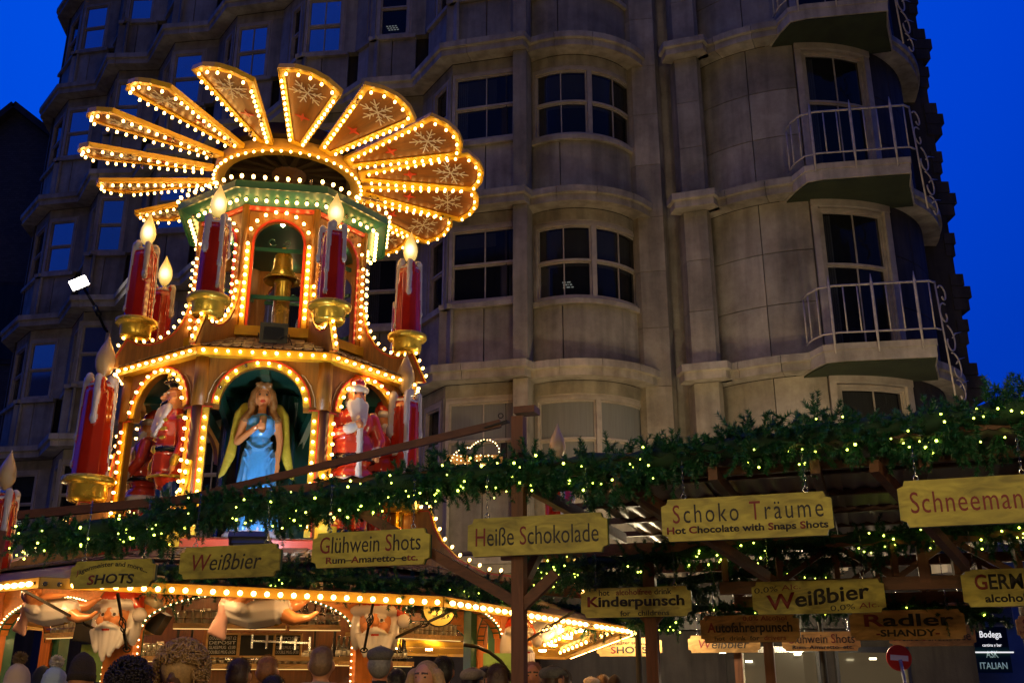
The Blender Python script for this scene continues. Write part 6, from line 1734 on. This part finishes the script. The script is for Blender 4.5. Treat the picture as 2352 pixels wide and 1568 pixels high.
def scarf(parent, m_):
    p = []
    for i in range(12):
        a = 2*PI*i/12; b = 2*PI*(i+1)/12; z = lambda t: 1.475+.012*math.sin(3*t)
        p.append(('c', (.078*math.cos(a), .078*math.sin(a), z(a)), (.078*math.cos(b), .078*math.sin(b), z(b)), .036, .036, 0))
    p += [('c', (.05, -.10, 1.45), (.07, -.13, 1.22), .04, .03, 0), ('c', (-.03, .09, 1.46), (-.02, .12, 1.35), .038, .03, 0)]
    return sculpt('scarf', p, [m_], voxel=.012, smooth=1, parent=parent)
def curls(parent, m_, n, r0, c, spread=1.0, seed=1, cover=(-1, 1)):
    g_ = random.Random(seed); q = MB()
    for i in range(n):
        th = g_.uniform(0, 2*PI); u = g_.uniform(-.45, 1); s = math.sqrt(max(0, 1-u*u)); d = Vector((s*math.cos(th), s*math.sin(th), u))
        if d.y < -.5 and d.z < .25: continue
        a = Vector(c)+Vector((d.x*r0, d.y*r0*1.1, d.z*r0*1.1)); rr = g_.uniform(.012, .02); ph = g_.uniform(0, 6)
        x = d.orthogonal().normalized(); y = d.cross(x)
        q.tube([a+d*(.010*j)+x*rr*math.cos(ph+j*1.1)+y*rr*math.sin(ph+j*1.1) for j in range(6)], .0055, 4)
    p0 = MB(); q.ball(c, (r0*.98, r0*1.05, r0*1.05), 14, 10)
    return q.build('hair', m_, parent, False)
def beanie(parent, m_, pom=None, tilt=0, ribs=26, cable=False):
    q = MB(); n = ribs*2; prof = [(.094, 1.615), (.101, 1.618), (.103, 1.66), (.100, 1.668), (.096, 1.67), (.095, 1.70), (.086, 1.745), (.064, 1.785), (.03, 1.808), (.004, 1.813)]
    vs = []; fs = []
    for i, (r, z) in enumerate(prof):
        for k in range(n):
            a = 2*PI*k/n; rr = r*(1+(.018 if k % 2 else -.018)*(1 if i < 8 else .3)); 
            if cable and i > 4: rr += .004*math.sin(a*5+z*70)
            vs.append((rr*math.cos(a)*.95, rr*math.sin(a)*1.08+.005, z+ .012*math.sin(a)))
    for i in range(len(prof)-1):
        for k in range(n): fs.append((i*n+k, i*n+(k+1) % n, (i+1)*n+(k+1) % n, (i+1)*n+k))
    fs.append(tuple((len(prof)-1)*n+k for k in range(n))); q.add(vs, fs, None, True)
    h = q.build('beanie', m_, parent, False)
    if pom:
        g_ = random.Random(5); q = MB(); c = Vector((0, .01, 1.85)); q.ball(c, .034, 10, 7)
        for i in range(420):
            d = Vector((g_.gauss(0, 1), g_.gauss(0, 1), g_.gauss(0, 1))).normalized(); q.tube([c+d*.02, c+d*g_.uniform(.045, .058)+Vector((g_.uniform(-.004, .004), 0, 0))], [.0045, .0025], 3, cap=False)
        o = q.build('pompom', pom, h, False)
    return h
def flatcap(parent, m_):
    p = [('e', (0, .015, 1.70), (.098, .112, .045), 0), ('e', (0, -.03, 1.695), (.09, .10, .032), 0), ('c', (-.05, -.115, 1.672), (.05, -.115, 1.672), .016, .016, 0), ('e', (0, .05, 1.685), (.094, .075, .05), 0)]
    h = sculpt('cap', p, [m_], voxel=.009, smooth=3, parent=parent)
    q = MB(); q.ball((0, .01, 1.747), .009, 8, 5); q.build('cap_button', m_, h, False); return h
M['knit_cream'] = mat('knit_cream', (.50, .36, .25), .95, bump=.8, bscale=120); M['knit_blue'] = mat('knit_pale_blue', (.34, .42, .48), .95, bump=.8, bscale=120); M['knit_brown'] = mat('knit_dark_brown', (.035, .022, .014), .95, bump=.8, bscale=120)
M['fur_brown'] = mat('pompom_brown', (.16, .10, .05), .9); M['fur_white'] = mat('pompom_white', (.55, .48, .42), .9)
M['tweed'] = mat('cap_tweed', (.11, .095, .08), .95, var=.4, vscale=90); M['tweed_light'] = mat('cap_cream', (.42, .33, .25), .95, var=.3, vscale=80); M['tweed_grey'] = mat('cap_grey', (.16, .15, .14), .95, var=.3, vscale=80)
def person(px, py, Y, label, coat='black', head='short', hair='brown', skin=0, face=180, kind=(False, False), htop=1.755):
    p = P(px, py, Y); s = p.z/htop
    t = thing('person', label, 'person', (p.x, p.y, 0), R(face)); t.scale = (s, s, s)
    b = bpy.data.objects.new('body', BME[kind]); COL.objects.link(b); b.parent = t
    for i, m_ in ((0, COATS[coat]), (1, COATS[coat]), (2, SKINS[skin])):
        b.material_slots[i].link = 'OBJECT'; b.material_slots[i].material = m_
    if head == 'short': fuzz(hair_short(t, HAIR[hair]), HAIR[hair], .082, 1.668, 1400, .022, .45, px)
    elif head == 'fade': fuzz(sculpt('hair', [('e', (0, .012, 1.68), (.080, .094, .072), 0), ('e', (0, .035, 1.635), (.0815, .078, .085), 0)], [HAIR[hair]], voxel=.012, smooth=2, parent=t), HAIR[hair], .076, 1.68, 1000, .012, .1, px)
    if px in (552, 195, 1143, 1016, 617): scarf(t, COATS[{552: 'grey', 195: 'tan', 1143: 'beige', 1016: 'brown', 617: 'navy'}[px]])
    if head in ('short', 'fade'): pass
    elif head == 'long': hair_short(t, HAIR[hair], True)
    elif head == 'bun':
        hair_short(t, HAIR[hair]); 
        q = MB(); q.ball((0, .10, 1.68), .05, 10, 8); q.build('bun', HAIR[hair], t, False)
    elif head == 'curly': curls(t, HAIR[hair], 420, .105, (0, .015, 1.665), seed=px)
    elif head == 'curlybig': curls(t, HAIR[hair], 760, .135, (0, .03, 1.665), seed=px)
    elif head == 'cream_beanie': beanie(t, M['knit_cream'], M['fur_brown'])
    elif head == 'blue_beanie': beanie(t, M['knit_blue'], M['fur_white'], cable=True, ribs=16)
    elif head == 'brown_beanie': beanie(t, M['knit_brown'])
    elif head == 'black_beanie': beanie(t, COATS['black'])
    elif head == 'tweed': hair_short(t, HAIR[hair]); flatcap(t, M['tweed'])
    elif head == 'cream_cap': hair_short(t, HAIR[hair]); flatcap(t, M['tweed_light'])
    elif head == 'grey_cap': hair_short(t, HAIR[hair]); flatcap(t, M['tweed_grey'])
    return t
person(50, 1494, 7.0, 'person in a cream ribbed beanie with a brown pompom, leftmost of the crowd', 'brown', 'cream_beanie', htop=1.905)
person(135, 1502, 7.1, 'person in a pale blue knitted beanie with a white pompom', 'black', 'blue_beanie', htop=1.905, face=165)
person(102, 1530, 8.2, 'person in a black hat between the two pompom beanies', 'black', 'black_beanie', htop=1.81)
person(195, 1500, 7.0, 'person in a dark brown beanie without pompom, dark coat', 'olive', 'brown_beanie', htop=1.81)
person(303, 1514, 6.2, 'person with loose dark curly hair in front of the left bar post', 'black', 'curly', 'dark', htop=1.80, kind=(False, True))
person(418, 1478, 6.4, 'dark-skinned person with big golden curly hair facing the camera', 'tan', 'curlybig', 'blonde', skin=2, face=-8, htop=1.82, kind=(False, True))
person(552, 1508, 7.0, 'person with short brown hair in a navy coat, seen from behind under the chalkboards', 'navy', 'short', 'brown')
person(617, 1504, 7.6, 'person with shaved reddish hair behind the navy coat', 'brown', 'fade', 'ginger', skin=1)
person(630, 1547, 6.8, 'person with dark hair low in the crowd below the shaved head', 'black', 'short', 'dark')
person(741, 1481, 6.9, 'person with cropped hair and a beige hood round the neck', 'beige', 'fade', 'sandy', kind=(True, False))
person(875, 1481, 7.2, 'person in a grey tweed flat cap and black coat in front of the middle post', 'black', 'tweed', 'grey', skin=1)
person(912, 1532, 8.2, 'person with dark hair just right of the tweed cap', 'brown', 'short', 'dark')
person(980, 1514, 6.8, 'person with long blonde hair turned towards the camera', 'black', 'long', 'blonde', face=-20, kind=(False, True))
person(1018, 1503, 7.8, 'person with thick dark hair behind the blonde one', 'black', 'short', 'dark')
person(1088, 1530, 7.7, 'person in a cream flat cap left of the big timber post', 'navy', 'cream_cap', 'dark', face=150)
person(1116, 1528, 8.4, 'person with dark hair between cream cap and cropped head', 'black', 'short', 'dark')
person(1143, 1521, 7.1, 'person with a short brown crop right beside the big timber post', 'black', 'short', 'brown', skin=1)
person(1222, 1517, 8.3, 'person with ginger hair and beard facing the camera right of the post', 'olive', 'short', 'ginger', skin=1, face=0)
person(1270, 1526, 7.6, 'person in a grey cap right of the ginger-haired one', 'grey', 'grey_cap', 'brown', face=140)
person(1290, 1534, 8.8, 'person with brown hair behind the grey cap', 'brown', 'short', 'brown')
person(1358, 1552, 10.5, 'distant person in a cap, left of three under the bulb-lit soffit', 'black', 'cream_cap', 'brown')
person(1384, 1547, 11.0, 'distant person with sandy hair, middle of three under the soffit', 'brown', 'short', 'sandy')
person(1412, 1550, 10.8, 'distant person in a dark beanie, right of three under the soffit', 'black', 'brown_beanie', htop=1.81)
